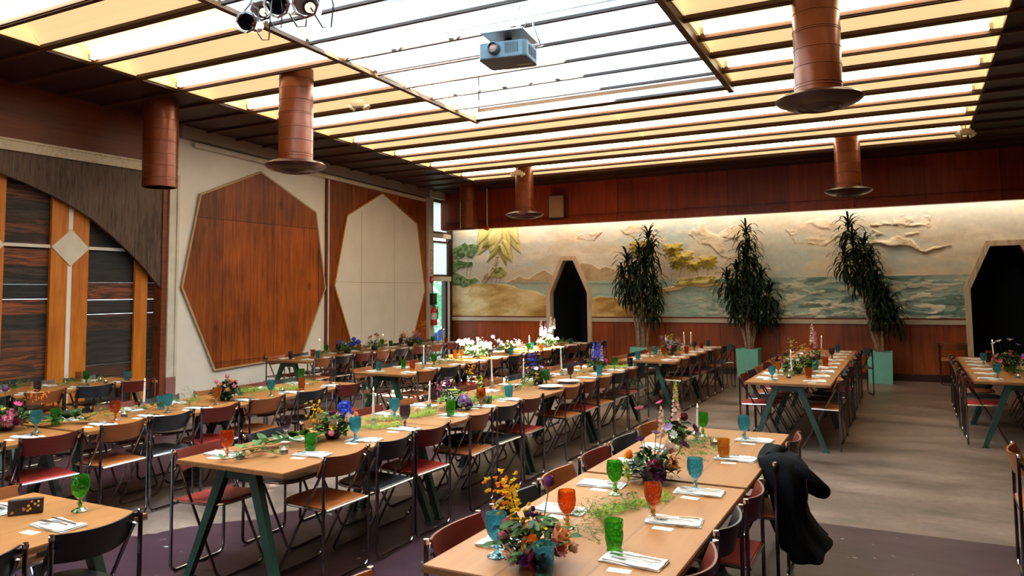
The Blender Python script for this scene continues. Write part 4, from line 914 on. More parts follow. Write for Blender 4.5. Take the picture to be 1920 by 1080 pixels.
for (row, side), ys in SEATS.items():
    cx = ROWS[row][0]; s = 1 if side == 'right' else -1; ex = cx+s*TW/2
    for i, y in enumerate(ys):
        starts = ROWS[row][1]; L = ROWS[row][2]
        y = y-.03
        k_ = [a for a in starts if a+.07 < y < a+L-.07]
        if not k_:
            a = min(starts, key=lambda q: min(abs(q-y), abs(q+L-y))); y = a+.08 if abs(a-y) < abs(a+L-y) else a+L-.08
        x = ex-s*(.185+rnd.uniform(-.01, .02)); q = rnd.randrange(3); rz = rnd.gauss(0, .09)+(0 if s > 0 else PI)
        if not nap_used[q]: o = NAPS[q]; nap_used[q] = True
        else: o = NAPS[q].copy(); COL.objects.link(o)
        o.location = (x, y, T+.0005); o.rotation_euler = (0, 0, rz)
        pl = '%s place from near end, %s side of %s' % (ordn[i], side, RN[row]) if len(ys) > 1 else 'the place on the %s side of the %s' % (side, RN[row])
        tag(o, 'folded white napkin, '+pl, 'napkin', 'folded white napkins')
        yc = y-.115 if side == 'right' else y-.10
        if any(a+.04 < yc < a+L-.04 for a in starts):
            c = cp(CARD, 'c'); c.location = (x-s*(.02), yc, T); c.rotation_euler = (0, 0, rnd.gauss(0, .12)); tag(c, 'white card by '+pl, 'card', 'white place cards')
        if y < 7 or (row in 'DE' and y < 11):
            f = cp(FORK, 'f'); f.location = (x-s*.005, y-.018, T+.021); f.rotation_euler = (0, 0, rz+PI+rnd.gauss(0, .15)); tag(f, 'silver fork, '+pl, 'fork', 'forks on the napkins')
            f = cp(KNIFE, 'k'); f.location = (x+s*.01, y+.02, T+.0205); f.rotation_euler = (0, 0, rz+PI+rnd.gauss(0, .12)); tag(f, 'silver knife, '+pl, 'knife', 'knives on the napkins')
for o, u in zip(NAPS, nap_used):
    if not u: bpy.data.objects.remove(o)
# glasses
def goblet(col):
    g = empty('goblet'); n = 24
    MB().lathe([(.0001, .004), (.030, .003), (.036, .001), (.0365, .004), (.028, .009), (.012, .016), (.0085, .026), (.0115, .034), (.013, .041), (.009, .049), (.0105, .060), (.021, .070)], n).build('foot', M['glass_'+col], g, smooth=True)
    MB().lathe([(.0001, .062), (.021, .070), (.033, .086), (.0405, .108), (.0425, .128), (.041, .150), (.0395, .170), (.0375, .170), (.039, .150), (.0405, .128), (.0385, .109), (.031, .088), (.019, .074), (.0001, .068)], n).build('bowl', M['glass_'+col], g, smooth=True)
    return g
def tumbler(col):
    g = empty('tumbler'); n = 24
    MB().lathe([(.0001, .001), (.030, 0), (.0315, .004), (.029, .014), (.033, .026), (.0375, .05), (.039, .075), (.036, .088), (.039, .098), (.040, .125), (.038, .125), (.037, .098), (.034, .088), (.037, .075), (.0355, .05), (.031, .027), (.0001, .022)], n).build('cup', M['glass_'+col], g, smooth=True)
    return g
GP = {}
GLASSES = [
  ('N','goblet','green',-3.67,2.42),
  ('B','goblet','orange',-3.96,3.6), ('B','tumbler','green',-3.57,3.95), ('B','goblet','plum',-4.08,4.25), ('B','goblet','blue',-3.55,4.39), ('B','goblet','plum',-3.55,5.0), ('B','goblet','blue',-3.87,5.3), ('B','tumbler','green',-3.52,5.63), ('B','goblet','orange',-3.52,6.16), ('B','tumbler','blue',-3.55,6.77), ('B','tumbler','plum',-4.12,6.29), ('B','goblet','green',-3.66,7.9), ('B','goblet','plum',-3.61,8.48), ('B','goblet','plum',-3.89,9.5), ('B','tumbler','blue',-3.46,9.05), ('B','goblet','green',-3.5,9.73), ('B','tumbler','plum',-3.45,10.22),
  ('A','tumbler','blue',-1.23,2.61), ('A','goblet','orange',-1.39,3.2), ('A','tumbler','green',-1.1,3.01), ('A','goblet','green',-1.39,3.83), ('A','goblet','orange',-1.08,3.49), ('A','goblet','blue',-1.03,4.08), ('A','tumbler','amber',-1.06,4.93), ('A','goblet','green',-1.35,5.6), ('A','goblet','blue',-1.05,5.56), ('A','goblet','plum',-1.48,5.36), ('A','goblet','blue',-1.50,2.74),
  ('D','goblet','blue',-1.43,9.37), ('D','goblet','amber',-1.44,9.93), ('D','tumbler','plum',-1.41,10.35), ('D','tumbler','orange',-1.07,9.76), ('D','tumbler','blue',-1.09,10.72), ('D','tumbler','orange',-1.02,11.33), ('D','tumbler','green',-1.12,10.32), ('D','goblet','plum',-1.03,12.50), ('D','tumbler','blue',-1.05,13.89),
  ('E','goblet','blue',0.9,10.44), ('E','goblet','blue',0.9,12.16), ('E','tumbler','orange',1.05,13.3), ('E','goblet','blue',1.36,12.0), ('E','tumbler','plum',1.0,12.75),
  ('C','tumbler','blue',-3.71,11.37), ('C','goblet','amber',-3.68,11.9), ('C','tumbler','blue',-3.75,12.43), ('C','goblet','orange',-3.42,11.79), ('C','goblet','plum',-3.38,12.23), ('C','tumbler','orange',-3.31,12.75), ('C','goblet','plum',-3.32,13.32), ('C','tumbler','orange',-3.35,13.97), ('C','tumbler','blue',-3.33,14.41),
  ('F','tumbler','blue',-6.42,8.43), ('F','tumbler','green',-6.36,8.92), ('F','tumbler','orange',-6.11,8.78), ('F','tumbler','blue',-6.4,9.5), ('F','goblet','green',-6.08,9.28), ('F','tumbler','amber',-6.58,10.67), ('F','goblet','amber',-6.25,10.31), ('F','tumbler','green',-6.26,11.10), ('F','tumbler','plum',-6.10,11.0), ('F','tumbler','blue',-6.54,12.17), ('F','tumbler','blue',-6.0,11.53), ('F','goblet','green',-5.9,12.01), ('F','tumbler','blue',-6.23,12.82), ('F','tumbler','amber',-5.85,12.42), ('F','tumbler','blue',-5.99,14.11),
  ('G','tumbler','plum',-9.01,9.48), ('G','tumbler','orange',-8.95,9.94), ('G','tumbler','blue',-8.72,9.8), ('G','goblet','green',-9.06,10.40), ('G','goblet','plum',-8.96,10.60), ('G','tumbler','orange',-9.03,11.27), ('G','goblet','green',-9.13,12.09), ('G','tumbler','green',-9.14,12.39), ('G','goblet','plum',-9.0,12.53), ('G','tumbler','amber',-8.98,13.1), ('G','tumbler','blue',-8.85,13.0), ('G','goblet','green',-8.68,13.2), ('G','tumbler','orange',-8.59,13.57),
  ('H','goblet','blue',-6.06,3.62), ('H','goblet','orange',-6.04,4.28), ('H','goblet','blue',-5.98,4.75), ('H','tumbler','blue',-6.24,4.88), ('H','goblet','amber',-5.97,5.29), ('H','tumbler','plum',-6.55,6.03), ('H','goblet','blue',-5.93,5.96), ('H','tumbler','orange',-6.01,6.5), ('H','goblet','green',-6.50,7.02), ('H','goblet','plum',-6.1,7.11), ('H','tumbler','plum',-6.52,4.6), ('H','tumbler','green',-6.33,3.94),
  ('I','tumbler','plum',-8.72,5.21), ('I','goblet','green',-8.79,5.83), ('I','tumbler','amber',-9.2,6.0), ('I','tumbler','blue',-8.68,6.29),
]
order = {}
for g_ in sorted(GLASSES, key=lambda q: (q[0], q[4])):
    row, kind, col, x, y = g_; order.setdefault((row, kind, col), []).append(g_)
for (row, kind, col), l in order.items():
    for i, (_, _, _, x, y) in enumerate(l):
        p = GP.get((kind, col))
        if p is None: o = GP[kind, col] = (goblet if kind == 'goblet' else tumbler)(col)
        else: o = copy_tree(p)
        o.location = (x, y, T); o.rotation_euler = (0, 0, random.random()*6); sc = random.uniform(.97, 1.04); o.scale = (sc, sc, sc)
        cn = {'orange': 'burnt-orange', 'plum': 'plum-grey'}.get(col, col)
        if len(l) == 1: lab = 'the only %s pressed-glass %s on the %s' % (cn, kind, RN[row])
        else: lab = '%s pressed-glass %s, %s of its colour from near end of %s' % (cn, kind, ordn[i], RN[row])
        tag(o, lab, 'glass', 'coloured pressed glasses')
# taper candles
TAPERS = [('B',-3.79,4.91,.30),('B',-3.81,5.73,.26),('B',-4.13,7.48,.34),('B',-3.99,7.98,.27),('B',-3.92,8.93,.34),('B',-4.04,10.32,.25),('A',-1.33,5.37,.25),('D',-1.28,9.93,.30),('D',-1.22,12.92,.31),('E',1.13,13.5,.26),('C',-3.88,13.5,.2),('C',-3.74,14.27,.26),('C',-3.64,14.35,.26),('F',-6.09,9.02,.31),('F',-6.14,10.66,.29),('F',-6.21,12.69,.25),('G',-9.08,10.25,.27),('G',-9.19,12.2,.25),('G',-8.95,13.81,.28),('G',-8.88,13.93,.28),('H',-6.39,4.81,.27),('I',-9.15,5.0,.26)]
tord = {}
for t in sorted(TAPERS, key=lambda q: (q[0], q[2])): tord.setdefault(t[0], []).append(t)
for row, l in tord.items():
    for i, (_, x, y, h) in enumerate(l):
        lab = 'lit ivory taper candle, %s' % ('the only one on the '+RN[row] if len(l) == 1 else '%s from near end of %s' % (ordn[i], RN[row]))
        g = empty('taper_candle', (x, y, T), label=lab, cat='candle', group='taper candles')
        MB().lathe([(.0001, .0), (.034, 0), (.036, .006), (.016, .018), (.018, .03), (.026, .045), (.018, .062), (.02, .07), (.013, .07), (.012, .05), (.0001, .05)], 16).build('holder', M['glass_clear'], g, smooth=True)
        lean = random.uniform(-.012, .012)
        mb = MB(); mb.tube([(0, 0, .052), (lean*.5, 0, h*.5), (lean, 0, h-.02)], [.011, .010, .0075], 12); c = mb.build('taper', M['candle_wax'], g, smooth=True)
        mb = MB(); mb.tube([(lean, 0, h-.02), (lean, 0, h-.01)], .0012, 5); mb.build('wick', M['black_plastic'], c)
        MB().lathe([(.0001, 0), (.0035, .005), (.0042, .011), (.0028, .02), (.0001, .030)], 8, (lean, 0, h-.012)).build('flame', M['flame'], c, smooth=True)
# votives
for x, y, lab in ((-8.70, 6.02, 'small glass votive candle beside the green goblet on the plank screen row'), (-8.95, 6.12, 'small square votive candle near the end of the plank screen row'), (-3.72, 3.86, 'glass votive candle with pink wax, near end of the long middle row'), (-3.86, 3.62, 'empty clear shot glass at the near end of the long middle row'),
                  (1.12, 10.62, 'square clear votive at the near end of the far right row'), (1.20, 10.36, 'round clear votive at the near end of the far right row'), (-1.20, 5.30, 'clear votive in the ferns on the right foreground row'), (-1.28, 9.62, 'clear votive beside the first taper on the planters row'), (-6.12, 4.42, 'clear votive by the orange goblet on second row from left'), (-6.05, 6.25, 'clear votive before the orange tumbler on second row from left'), (-3.66, 6.0, 'clear votive by the ferns on the second table of long middle row')):
    g = empty('votive', (x, y, T), label=lab, cat='candle holder')
    MB().lathe([(.0001, 0), (.026, 0), (.029, .01), (.030, .055), (.0275, .055), (.026, .012), (.0001, .010)], 16).build('cup', M['glass_clear'], g, smooth=True)
    w = MB().lathe([(.0001, .0105), (.0245, .0105), (.0245, .03), (.0001, .03)], 14).build('wax', M['candle_wax'], g, smooth=True)
    MB().lathe([(.0001, 0), (.003, .005), (.0001, .018)], 8, (0, 0, .032)).build('flame', M['flame'], w)
# ---------------------------------------------------------------- flowers
def petal(L, Wd, cup, n=5):
    vs = []; 
    for i in range(n+1):
        t = i/n; w = Wd*math.sin(PI*min(.97, t*.85+.08))**.7; r = L*t; z = cup*L*t*t
        vs += [(r, -w, z+.15*w), (r, 0, z), (r, w, z+.15*w)]
    fs = []
    for i in range(n): a = i*3; fs += [(a, a+1, a+4, a+3), (a+1, a+2, a+5, a+4)]
    return vs, fs
def rose_bm(r):
    mb = MB(); rnd = random.Random(int(r*1e4))
    for ring, (nr, tilt, s) in enumerate(((5, .35, 1.0), (5, .75, .9), (4, 1.1, .75), (4, 1.35, .55))):
        for k in range(nr):
            vs, fs = petal(r*s*1.15, r*s*.55, .5, 4); a = 2*PI*k/nr+ring*.6+rnd.uniform(-.1, .1); Mx = Matrix.Rotation(a, 4, 'Z') @ Matrix.Rotation(-tilt, 4, 'Y')
            mb.add([Mx @ Vector(p) for p in vs], fs)
    mb.lathe([(.0001, -r*.2), (r*.45, -r*.05), (r*.5, r*.3), (r*.3, r*.72), (.0001, r*.8)], 10); return mb
def daisy_bm(r, n=9, cup=.25):
    mb = MB()
    for k in range(n):
        vs, fs = petal(r, r*.26, cup, 3); Mx = Matrix.Rotation(2*PI*k/n, 4, 'Z') @ Matrix.Rotation(-.25, 4, 'Y'); mb.add([Mx @ Vector(p) for p in vs], fs)
    mb.lathe([(.0001, -.1*r), (.2*r, 0), (.18*r, .16*r), (.0001, .2*r)], 8); return mb
def ball_bm(r, n=90):
    mb = MB(); rnd = random.Random(4)
    for k in range(n):
        d = Vector((rnd.gauss(0, 1), rnd.gauss(0, 1), rnd.gauss(0, 1))).normalized(); e = d.orthogonal().normalized(); f = d.cross(e)
        for v in (e, f): mb.add([d*r*.5-v*r*.10, d*r*.5+v*r*.10, d*r*1.05+v*r*.16, d*r*1.05-v*r*.16], [(0, 1, 2, 3)])
    mb.lathe([(.0001, -r*.8), (r*.55, -r*.55), (r*.8, 0), (r*.55, r*.55), (.0001, r*.8)], 10); return mb
def tulip_bm(r):
    return MB().lathe([(.0001, -.1*r), (r*.6, .05*r), (r*.95, .6*r), (r*.9, 1.2*r), (r*.7, 1.7*r), (r*.62, 1.65*r), (r*.75, 1.1*r), (r*.6, .4*r), (.0001, .2*r)], 10)
def spike_bm(h, r):
    mb = MB(); rnd = random.Random(9)
    for k in range(20):
        t = k/19; a = k*2.4; rr_ = r*(.8-t*.5); d = Vector((math.cos(a), math.sin(a), .1)); s = r*.48*(1.1-t*.6)
        c = Vector((0, 0, h*t))+d*rr_*.4
        for q in range(3):
            vs, fs = petal(s*1.3, s*.6, .4, 3); Mx = Matrix.Translation(c) @ d.to_track_quat('X', 'Z').to_matrix().to_4x4() @ Matrix.Rotation(q*2.1, 4, 'X') @ Matrix.Rotation(-.5, 4, 'Y'); mb.add([Mx @ Vector(p) for p in vs], fs)
    return mb
def spray_bm(r):
    mb = MB(); rnd = random.Random(15)
    for k in range(20):
        c = Vector((rnd.gauss(0, r*.5), rnd.gauss(0, r*.5), rnd.gauss(0, r*.75))); R0 = r*rnd.uniform(.18, .3)
        for q in range(5):
            vs, fs = petal(R0, R0*.62, .3, 2); Mx = Matrix.Translation(c) @ Matrix.Rotation(rnd.uniform(-.9, .9), 4, 'X') @ Matrix.Rotation(2*PI*q/5, 4, 'Z'); mb.add([Mx @ Vector(p) for p in vs], fs)
    return mb
FB = {'rose': lambda: rose_bm(.030), 'bigrose': lambda: rose_bm(.045), 'daisy': lambda: daisy_bm(.032), 'anemone': lambda: daisy_bm(.038, 12, .1), 'ball': lambda: ball_bm(.042), 'tulip': lambda: tulip_bm(.022), 'spike': lambda: spike_bm(.15, .028), 'spray': lambda: spray_bm(.05)}
FN = {'rose': 'rose', 'bigrose': 'rose', 'daisy': 'daisy', 'anemone': 'anemone', 'ball': 'allium_head', 'tulip': 'tulip', 'spike': 'flower_spike', 'spray': 'flower_spray'}
FC = {}
def flower(kind, col, parent, loc, rot, sc=1):
    key = (kind, col)
    if key not in FC: o = FC[key] = FB[kind]().build(FN[kind], M['fl_'+col], smooth=kind not in ('spray',)); 
    else: o = FC[key].copy(); COL.objects.link(o)
    o.parent = parent; o.location = loc; o.rotation_euler = rot; o.scale = (sc, sc, sc); return o
def leafcloud(seed, n, R0, H0, size, droop=.3):
    rnd = random.Random(seed); mb = MB()
    for k in range(n):
        a = rnd.uniform(0, 2*PI); el = rnd.uniform(-.15, 1.2); rr_ = R0*rnd.uniform(.3, 1); base = Vector((math.cos(a)*rr_*math.cos(el), math.sin(a)*rr_*math.cos(el), .05+H0*abs(math.sin(el))*rnd.uniform(.4, 1)))
        L = size*rnd.uniform(.6, 1.3); vs, fs = petal(L, L*.24, -droop, 3)
        Mx = Matrix.Translation(base) @ Matrix.Rotation(a+rnd.uniform(-.7, .7), 4, 'Z') @ Matrix.Rotation(-rnd.uniform(-.3, 1.1), 4, 'Y') @ Matrix.Rotation(rnd.uniform(-.6, .6), 4, 'X')
        mb.add([Mx @ Vector(p) for p in vs], fs)
    return mb
def arrangement(x, y, lab, fl, R0=.14, H0=.17, seed=1, leaf='leaf_mid', n=70, leaf2='leaf_dark', lime=0, z=T):
    g = empty('flower_arrangement', (x, y, z), random.Random(seed).uniform(0, 6), label=lab, cat='flower arrangement')
    g.rotation_euler = (0, 0, 0)
    if z == T: pass
    MB().lathe([(.0001, 0), (.045, 0), (.062, .03), (.058, .07), (.05, .07), (.052, .03), (.0001, .01)], 18).build('bowl', M['black_plastic'], g, smooth=True)
    leafcloud(seed, int(n*1.5), R0*.9, H0*.85, .05).build('foliage', M[leaf], g, smooth=True)
    leafcloud(seed+50, n, R0*.85, H0*.8, .045).build('dark_foliage', M[leaf2], g, smooth=True)
    rnd = random.Random(seed+9); st = MB()
    for kind, col, dx, dy, dz, sc in fl:
        tz = dz; d = Vector((dx, dy, max(.05, dz-.02))); 
        rot = d.to_track_quat('Z', 'Y').to_euler() if kind not in ('spike', 'tulip') else Vector((dx*.5, dy*.5, 1)).to_track_quat('Z', 'Y').to_euler()
        flower(kind, col, g, (dx, dy, dz), rot, sc)
        st.tube([(dx*.15, dy*.15, .03), (dx*.7, dy*.7, dz*.6), (dx, dy, dz)], .0022, 5)
    st.build('stems', M['leaf_mid'], g); return g
def rfl(seed, kinds, cols, n, R0=.13, H0=.17):
    rnd = random.Random(seed); out = []
    for k in range(n):
        a = 2*PI*k/n*1.0+rnd.uniform(-.4, .4)+k*2.4; rr_ = R0*rnd.uniform(.35, 1); out.append((rnd.choice(kinds), rnd.choice(cols), math.cos(a)*rr_, math.sin(a)*rr_, .07+H0*rnd.uniform(.25, 1)*(1.15-rr_/R0*.5), rnd.uniform(.75, 1.1)))
    return out
# foreground bouquet (near left of the right foreground row)
arrangement(-1.34, 2.74, 'foreground bouquet with tall purple tulip, yellow sprays and peach roses', [
  ('spray', 'yellow', -.11, .04, .25, 1.2), ('spray', 'yellow', -.13, .10, .19, 1.1), ('spray', 'yellow', -.05, .03, .15, 1.0), ('spray', 'orange', -.16, .07, .24, .9), ('tulip', 'purple', .03, .10, .275, 1.0), ('anemone', 'purple', -.02, .05, .16, 1.1), ('anemone', 'purple', .03, .03, .14, .9), ('bigrose', 'peach', .10, .0, .10, 1.15), ('bigrose', 'orange', .03, -.07, .08, 1.0),
  ('rose', 'pink', -.08, -.05, .10, 1.2), ('rose', 'blush', -.04, -.09, .06, 1.1), ('daisy', 'yellow', .0, -.04, .13, 1.0), ('daisy', 'pink', .13, -.04, .08, 1.1), ('bigrose', 'wine', .08, -.12, .055, 1.1), ('rose', 'blush', .15, .02, .07, .9), ('spray', 'blue', -.10, .0, .10, .8), ('tulip', 'wine', -.04, .09, .17, .5), ('rose', 'purple', .03, -.12, .05, .9), ('rose', 'peach', .0, -.02, .12, 1.1), ('daisy', 'yellow', .05, -.02, .14, .8), ('rose', 'pink', -.10, -.01, .13, 1.0), ('bigrose', 'wine', -.03, .02, .10, .9), ('rose', 'blush', -.02, -.12, .04, .9), ('anemone', 'purple', .07, .05, .13, .9)], R0=.17, seed=31, n=80, leaf='leaf_mid')
arrangement(-1.30, 4.18, 'bouquet of peach and orange roses where the two right foreground tables meet', [
  ('bigrose', 'blush', .08, .05, .16, 1.15), ('bigrose', 'peach', .10, .0, .09, 1.1), ('rose', 'orange', -.10, -.05, .13, 1.15), ('rose', 'orange', -.14, -.10, .07, 1.1), ('rose', 'orange', -.16, -.06, .09, .9), ('ball', 'magenta', .03, -.03, .08, 1.1), ('ball', 'purple', .06, -.07, .05, 1.0), ('daisy', 'purple', -.08, .08, .20, 1.1), ('daisy', 'lilac', .0, .10, .24, 1.0), ('spike', 'blush', .02, .14, .22, 1.1), ('anemone', 'purple', .14, .16, .18, 1.1), ('daisy', 'pink', -.12, .18, .36, 1.0), ('spike', 'lime', -.10, -.12, .03, .8)], R0=.17, seed=32, n=90, leaf='leaf_dark', leaf2='leaf_mid')
arrangement(-1.46, 5.30, 'tall cream snapdragon spray behind the peach roses, right foreground row', [
  ('spike', 'blush', .02, -.08, .16, 1.5), ('spike', 'lime', .02, -.08, .30, .9), ('anemone', 'purple', .13, -.02, .10, 1.1), ('daisy', 'magenta', -.10, -.05, .27, 1.0), ('tulip', 'wine', .06, -.02, .16, 1.3), ('daisy', 'lilac', -.02, -.12, .12, 1.1), ('daisy', 'white', .02, -.15, .08, 1.0)], R0=.10, seed=33, n=34, leaf='leaf_fern')
arrangement(-3.78, 4.42, 'bouquet of yellow sprays and blue hydrangea on first table of long middle row', [
  ('spray', 'yellow', -.14, .0, .20, 1.1), ('spray', 'yellow', -.12, -.05, .13, 1.0), ('ball', 'blue', .05, .07, .22, 1.15), ('ball', 'blue', .08, .05, .18, 1.0), ('daisy', 'purple', .0, .06, .35, 1.0), ('anemone', 'magenta', -.04, .05, .17, 1.0), ('bigrose', 'blush', .13, .0, .14, 1.0), ('rose', 'blush', .05, -.05, .12, 1.0), ('rose', 'white', .0, -.03, .11, .8), ('daisy', 'yellow', .06, -.07, .09, 1.1), ('tulip', 'pink', .07, -.10, .04, 1.1), ('rose', 'peach', .15, .06, .17, .8), ('daisy', 'orange', -.05, -.10, .04, .9)], R0=.15, seed=34, n=80, leaf='leaf_mid')
arrangement(-3.72, 5.98, 'bouquet with big purple allium and lime anthurium on long middle row', [
  ('ball', 'lilac', .15, -.04, .09, 1.3), ('ball', 'purple', .17, -.01, .05, 1.1), ('spray', 'pink', -.13, .02, .17, 1.1), ('anemone', 'lime', .0, .0, .16, 1.3), ('spike', 'lime', .16, .20, .06, 1.5), ('spray', 'purple', -.14, .14, .20, .9), ('daisy', 'yellow', .06, .22, .30, .9), ('daisy', 'yellow', .10, .25, .24, .9), ('daisy', 'orange', .04, .2, .20, .8), ('spray', 'yellow', .08, .2, .34, .7)], R0=.14, seed=35, n=60, leaf='leaf_fern')
arrangement(-3.80, 7.98, 'bouquet with deep blue iris and mixed flowers on third table of long middle row', rfl(5, ['daisy', 'rose', 'spray'], ['lilac', 'white', 'yellow', 'magenta', 'pink'], 12, .17, .16)+[('spray', 'blue', -.08, .02, .27, 1.6), ('spray', 'blue', -.05, .0, .22, 1.4), ('spray', 'yellow', .02, -.05, .08, 1.0), ('daisy', 'orange', .0, .02, .33, .9)], R0=.18, seed=36, n=80, leaf='leaf_mid')
arrangement(-3.70, 9.62, 'bouquet with violet-blue larkspur near the far end of long middle row', rfl(6, ['rose', 'daisy'], ['magenta', 'orange', 'lilac', 'yellow'], 9, .13, .12)+[('spike', 'blue', -.05, 0, .15, 1.5), ('spike', 'blue', .0, .03, .18, 1.4), ('spike', 'lilac', .05, .02, .14, 1.3)], R0=.15, seed=37, n=60, leaf='leaf_mid')
arrangement(-6.42, 3.60, 'bouquet with pink carnations and purple tulip at the left picture edge', [
  ('ball', 'pink', .10, -.05, .09, 1.2), ('ball', 'magenta', .03, -.08, .07, 1.1), ('ball', 'pink', .06, .0, .13, 1.0), ('daisy', 'magenta', .10, .02, .20, 1.2), ('spray', 'orange', .10, .12, .26, .8), ('spray', 'orange', .18, .16, .25, .8), ('tulip', 'purple', -.07, .02, .30, 1.2), ('daisy', 'yellow', .0, -.03, .16, 1.0), ('rose', 'wine', .15, -.02, .07, 1.2), ('rose', 'wine', -.05, -.08, .10, 1.2), ('tulip', 'white', .15, .1, .12, .8)], R0=.18, seed=38, n=110, leaf='leaf_mid')
arrangement(-6.14, 5.55, 'pink and orange bouquet in the middle of second row from left', rfl(8, ['rose', 'daisy', 'tulip'], ['pink', 'pink', 'lilac', 'peach', 'orange'], 13, .15, .14)+[('tulip', 'pink', .02, 0, .22, 1.1)], R0=.16, seed=39, n=90, leaf='leaf_dark')
arrangement(-1.26, 10.25, 'mixed peach and green bouquet nearer the camera on the planters row', rfl(9, ['rose', 'bigrose', 'daisy'], ['peach', 'blush', 'orange', 'white', 'magenta'], 15, .22, .22)+[('spray', 'lime', -.05, .0, .34, 1.3), ('spray', 'lime', .06, .0, .28, 1.2)], R0=.24, H0=.26, seed=40, n=130, leaf='leaf_fern')
arrangement(-1.22, 11.75, 'peach bouquet with pale pink stocks, further along the planters row', rfl(10, ['rose', 'bigrose'], ['peach', 'blush', 'orange'], 9, .18, .18)+[('spike', 'blush', .0, .0, .28, 1.8), ('spike', 'pink', .03, .02, .22, 1.5)], R0=.18, seed=41, n=70)
arrangement(1.14, 11.60, 'bouquet with white stars and magenta blooms on the far right row', rfl(11, ['rose', 'bigrose', 'daisy'], ['magenta', 'pink', 'lime', 'lilac'], 13, .2, .2)+[('daisy', 'white', -.1, 0, .36, 1.3), ('daisy', 'white', .02, .02, .38, 1.4), ('daisy', 'lilac', .1, .0, .32, 1.2), ('daisy', 'white', -.16, .0, .33, 1.2)], R0=.22, H0=.24, seed=42, n=120, leaf='leaf_dark', leaf2='leaf_mid')
arrangement(-3.52, 12.55, 'green and lilac bouquet in the middle of the left planter row', rfl(12, ['rose', 'daisy', 'spray'], ['lilac', 'purple', 'white', 'lime', 'pink'], 13, .22, .24), R0=.24, H0=.24, seed=43, n=130, leaf='leaf_fern')
arrangement(-6.35, 10.90, 'large white blossom bouquet glaring in the sun patch', rfl(13, ['bigrose', 'rose', 'spray', 'ball'], ['white', 'white', 'white', 'blush'], 34, .34, .26), R0=.30, H0=.24, seed=44, n=110, leaf='leaf_grey', leaf2='leaf_fern')  # white blooms, with extra white put in for the sun glare
arrangement(-6.22, 11.85, 'pale pink and yellow bouquet behind the sunlit white one', rfl(14, ['rose', 'spray', 'daisy'], ['white', 'white', 'blush', 'lilac'], 20, .26, .2)+[('ball', 'lilac', -.3, 0, .28, .8)], R0=.24, seed=45, n=90, leaf='leaf_fern')
arrangement(-6.15, 13.30, 'tall white larkspur bouquet before the small coffin-shaped doorway', rfl(15, ['spray', 'rose', 'bigrose'], ['white', 'white', 'lilac'], 16, .24, .24)+[('spike', 'white', -.1, 0, .24, 1.8), ('spike', 'white', .08, .02, .30, 1.9), ('spike', 'lilac', -.02, .0, .22, 1.6), ('spike', 'white', .16, 0, .36, 1.3)], R0=.24, H0=.22, seed=46, n=70, leaf='leaf_grey')
arrangement(-8.92, 10.80, 'blue cornflower and green bouquet on the heptagon wall row', rfl(16, ['spray', 'ball'], ['blue', 'blue', 'lilac'], 9, .24, .24), R0=.28, H0=.2, seed=47, n=120, leaf='leaf_fern')
arrangement(-8.95, 11.62, 'loose pink and orange bouquet, second of the heptagon wall row', rfl(17, ['daisy', 'rose', 'spray'], ['pink', 'lilac', 'orange', 'white'], 12, .26, .3), R0=.26, seed=48, n=80, leaf='leaf_fern')
arrangement(-8.92, 12.75, 'violet, peach and yellow bouquet at the far heptagon wall row', rfl(18, ['rose', 'bigrose', 'spray'], ['lilac', 'blue', 'peach', 'yellow', 'blush'], 16, .26, .28)+[('spray', 'yellow', .1, .3, .42, 1.2)], R0=.26, seed=49, n=80)
# ---------------------------------------------------------------- loose greenery
def fern_mesh(seed, L, n=26, wd=.13):
    rnd = random.Random(seed); mb = MB()
    for b in range(n):
        p = Vector((rnd.uniform(-L/2, L/2), rnd.gauss(0, wd*.35), rnd.uniform(.005, .05))); a = rnd.uniform(0, 2*PI); d = Vector((math.cos(a), math.sin(a), rnd.uniform(.0, .9))).normalized(); ln = rnd.uniform(.05, .12)
        for k in range(22):
            q = p+d*ln*(k/22)+Vector((0, 0, -.02*(k/22)**2)); e = Vector((rnd.gauss(0, 1), rnd.gauss(0, 1), rnd.gauss(0, .7))).normalized(); s = e.cross(d).normalized()*.0011
            l2 = rnd.uniform(.010, .022); tip = q+e*l2; tip.z = max(tip.z, .001); q.z = max(q.z, .001); mb.add([q-s, q+s, tip], [(0, 1, 2)])
    return mb
def vine_mesh(seed, L, n=26, size=.035):
    rnd = random.Random(seed); mb = MB(); pts = []
    for i in range(14): t = i/13; pts.append(Vector(((t-.5)*L, .04*math.sin(t*9+seed), .012+.02*abs(math.sin(t*7+seed)))))
    mb.tube(pts, .0018, 5)
    for k in range(n):
        t = rnd.random(); p = pts[int(t*12.9)]; l = size*rnd.uniform(.7, 1.3); vs, fs = petal(l, l*.42, -.1, 3)
        Mx = Matrix.Translation(p+Vector((0, 0, .008))) @ Matrix.Rotation(rnd.uniform(0, 6.3), 4, 'Z') @ Matrix.Rotation(-rnd.uniform(.0, .7), 4, 'Y'); mb.add([Mx @ Vector(q) for q in vs], fs)
    return mb
def moss_mesh(seed, L):
    rnd = random.Random(seed); mb = MB()
    for k in range(900):
        x = rnd.uniform(-L/2, L/2); y = .05*math.sin(x*8+seed)+rnd.gauss(0, .02); z = abs(rnd.gauss(0, .012))+.003; e = Vector((rnd.gauss(0, 1), rnd.gauss(0, 1), abs(rnd.gauss(0, 1)))).normalized()*.012; s = e.orthogonal().normalized()*.004
        p = Vector((x, y, z)); mb.add([p-s, p+s, p+e], [(0, 1, 2)])
    return mb
GK = {'fern': ('leaf_fern', lambda s: fern_mesh(s, .34, 34)), 'vine': ('leaf_grey', lambda s: vine_mesh(s, .42)), 'moss': ('leaf_lime', lambda s: moss_mesh(s, .5)), 'bigleaf': ('leaf_mid', lambda s: vine_mesh(s, .40, 24, .075))}
GC = {}
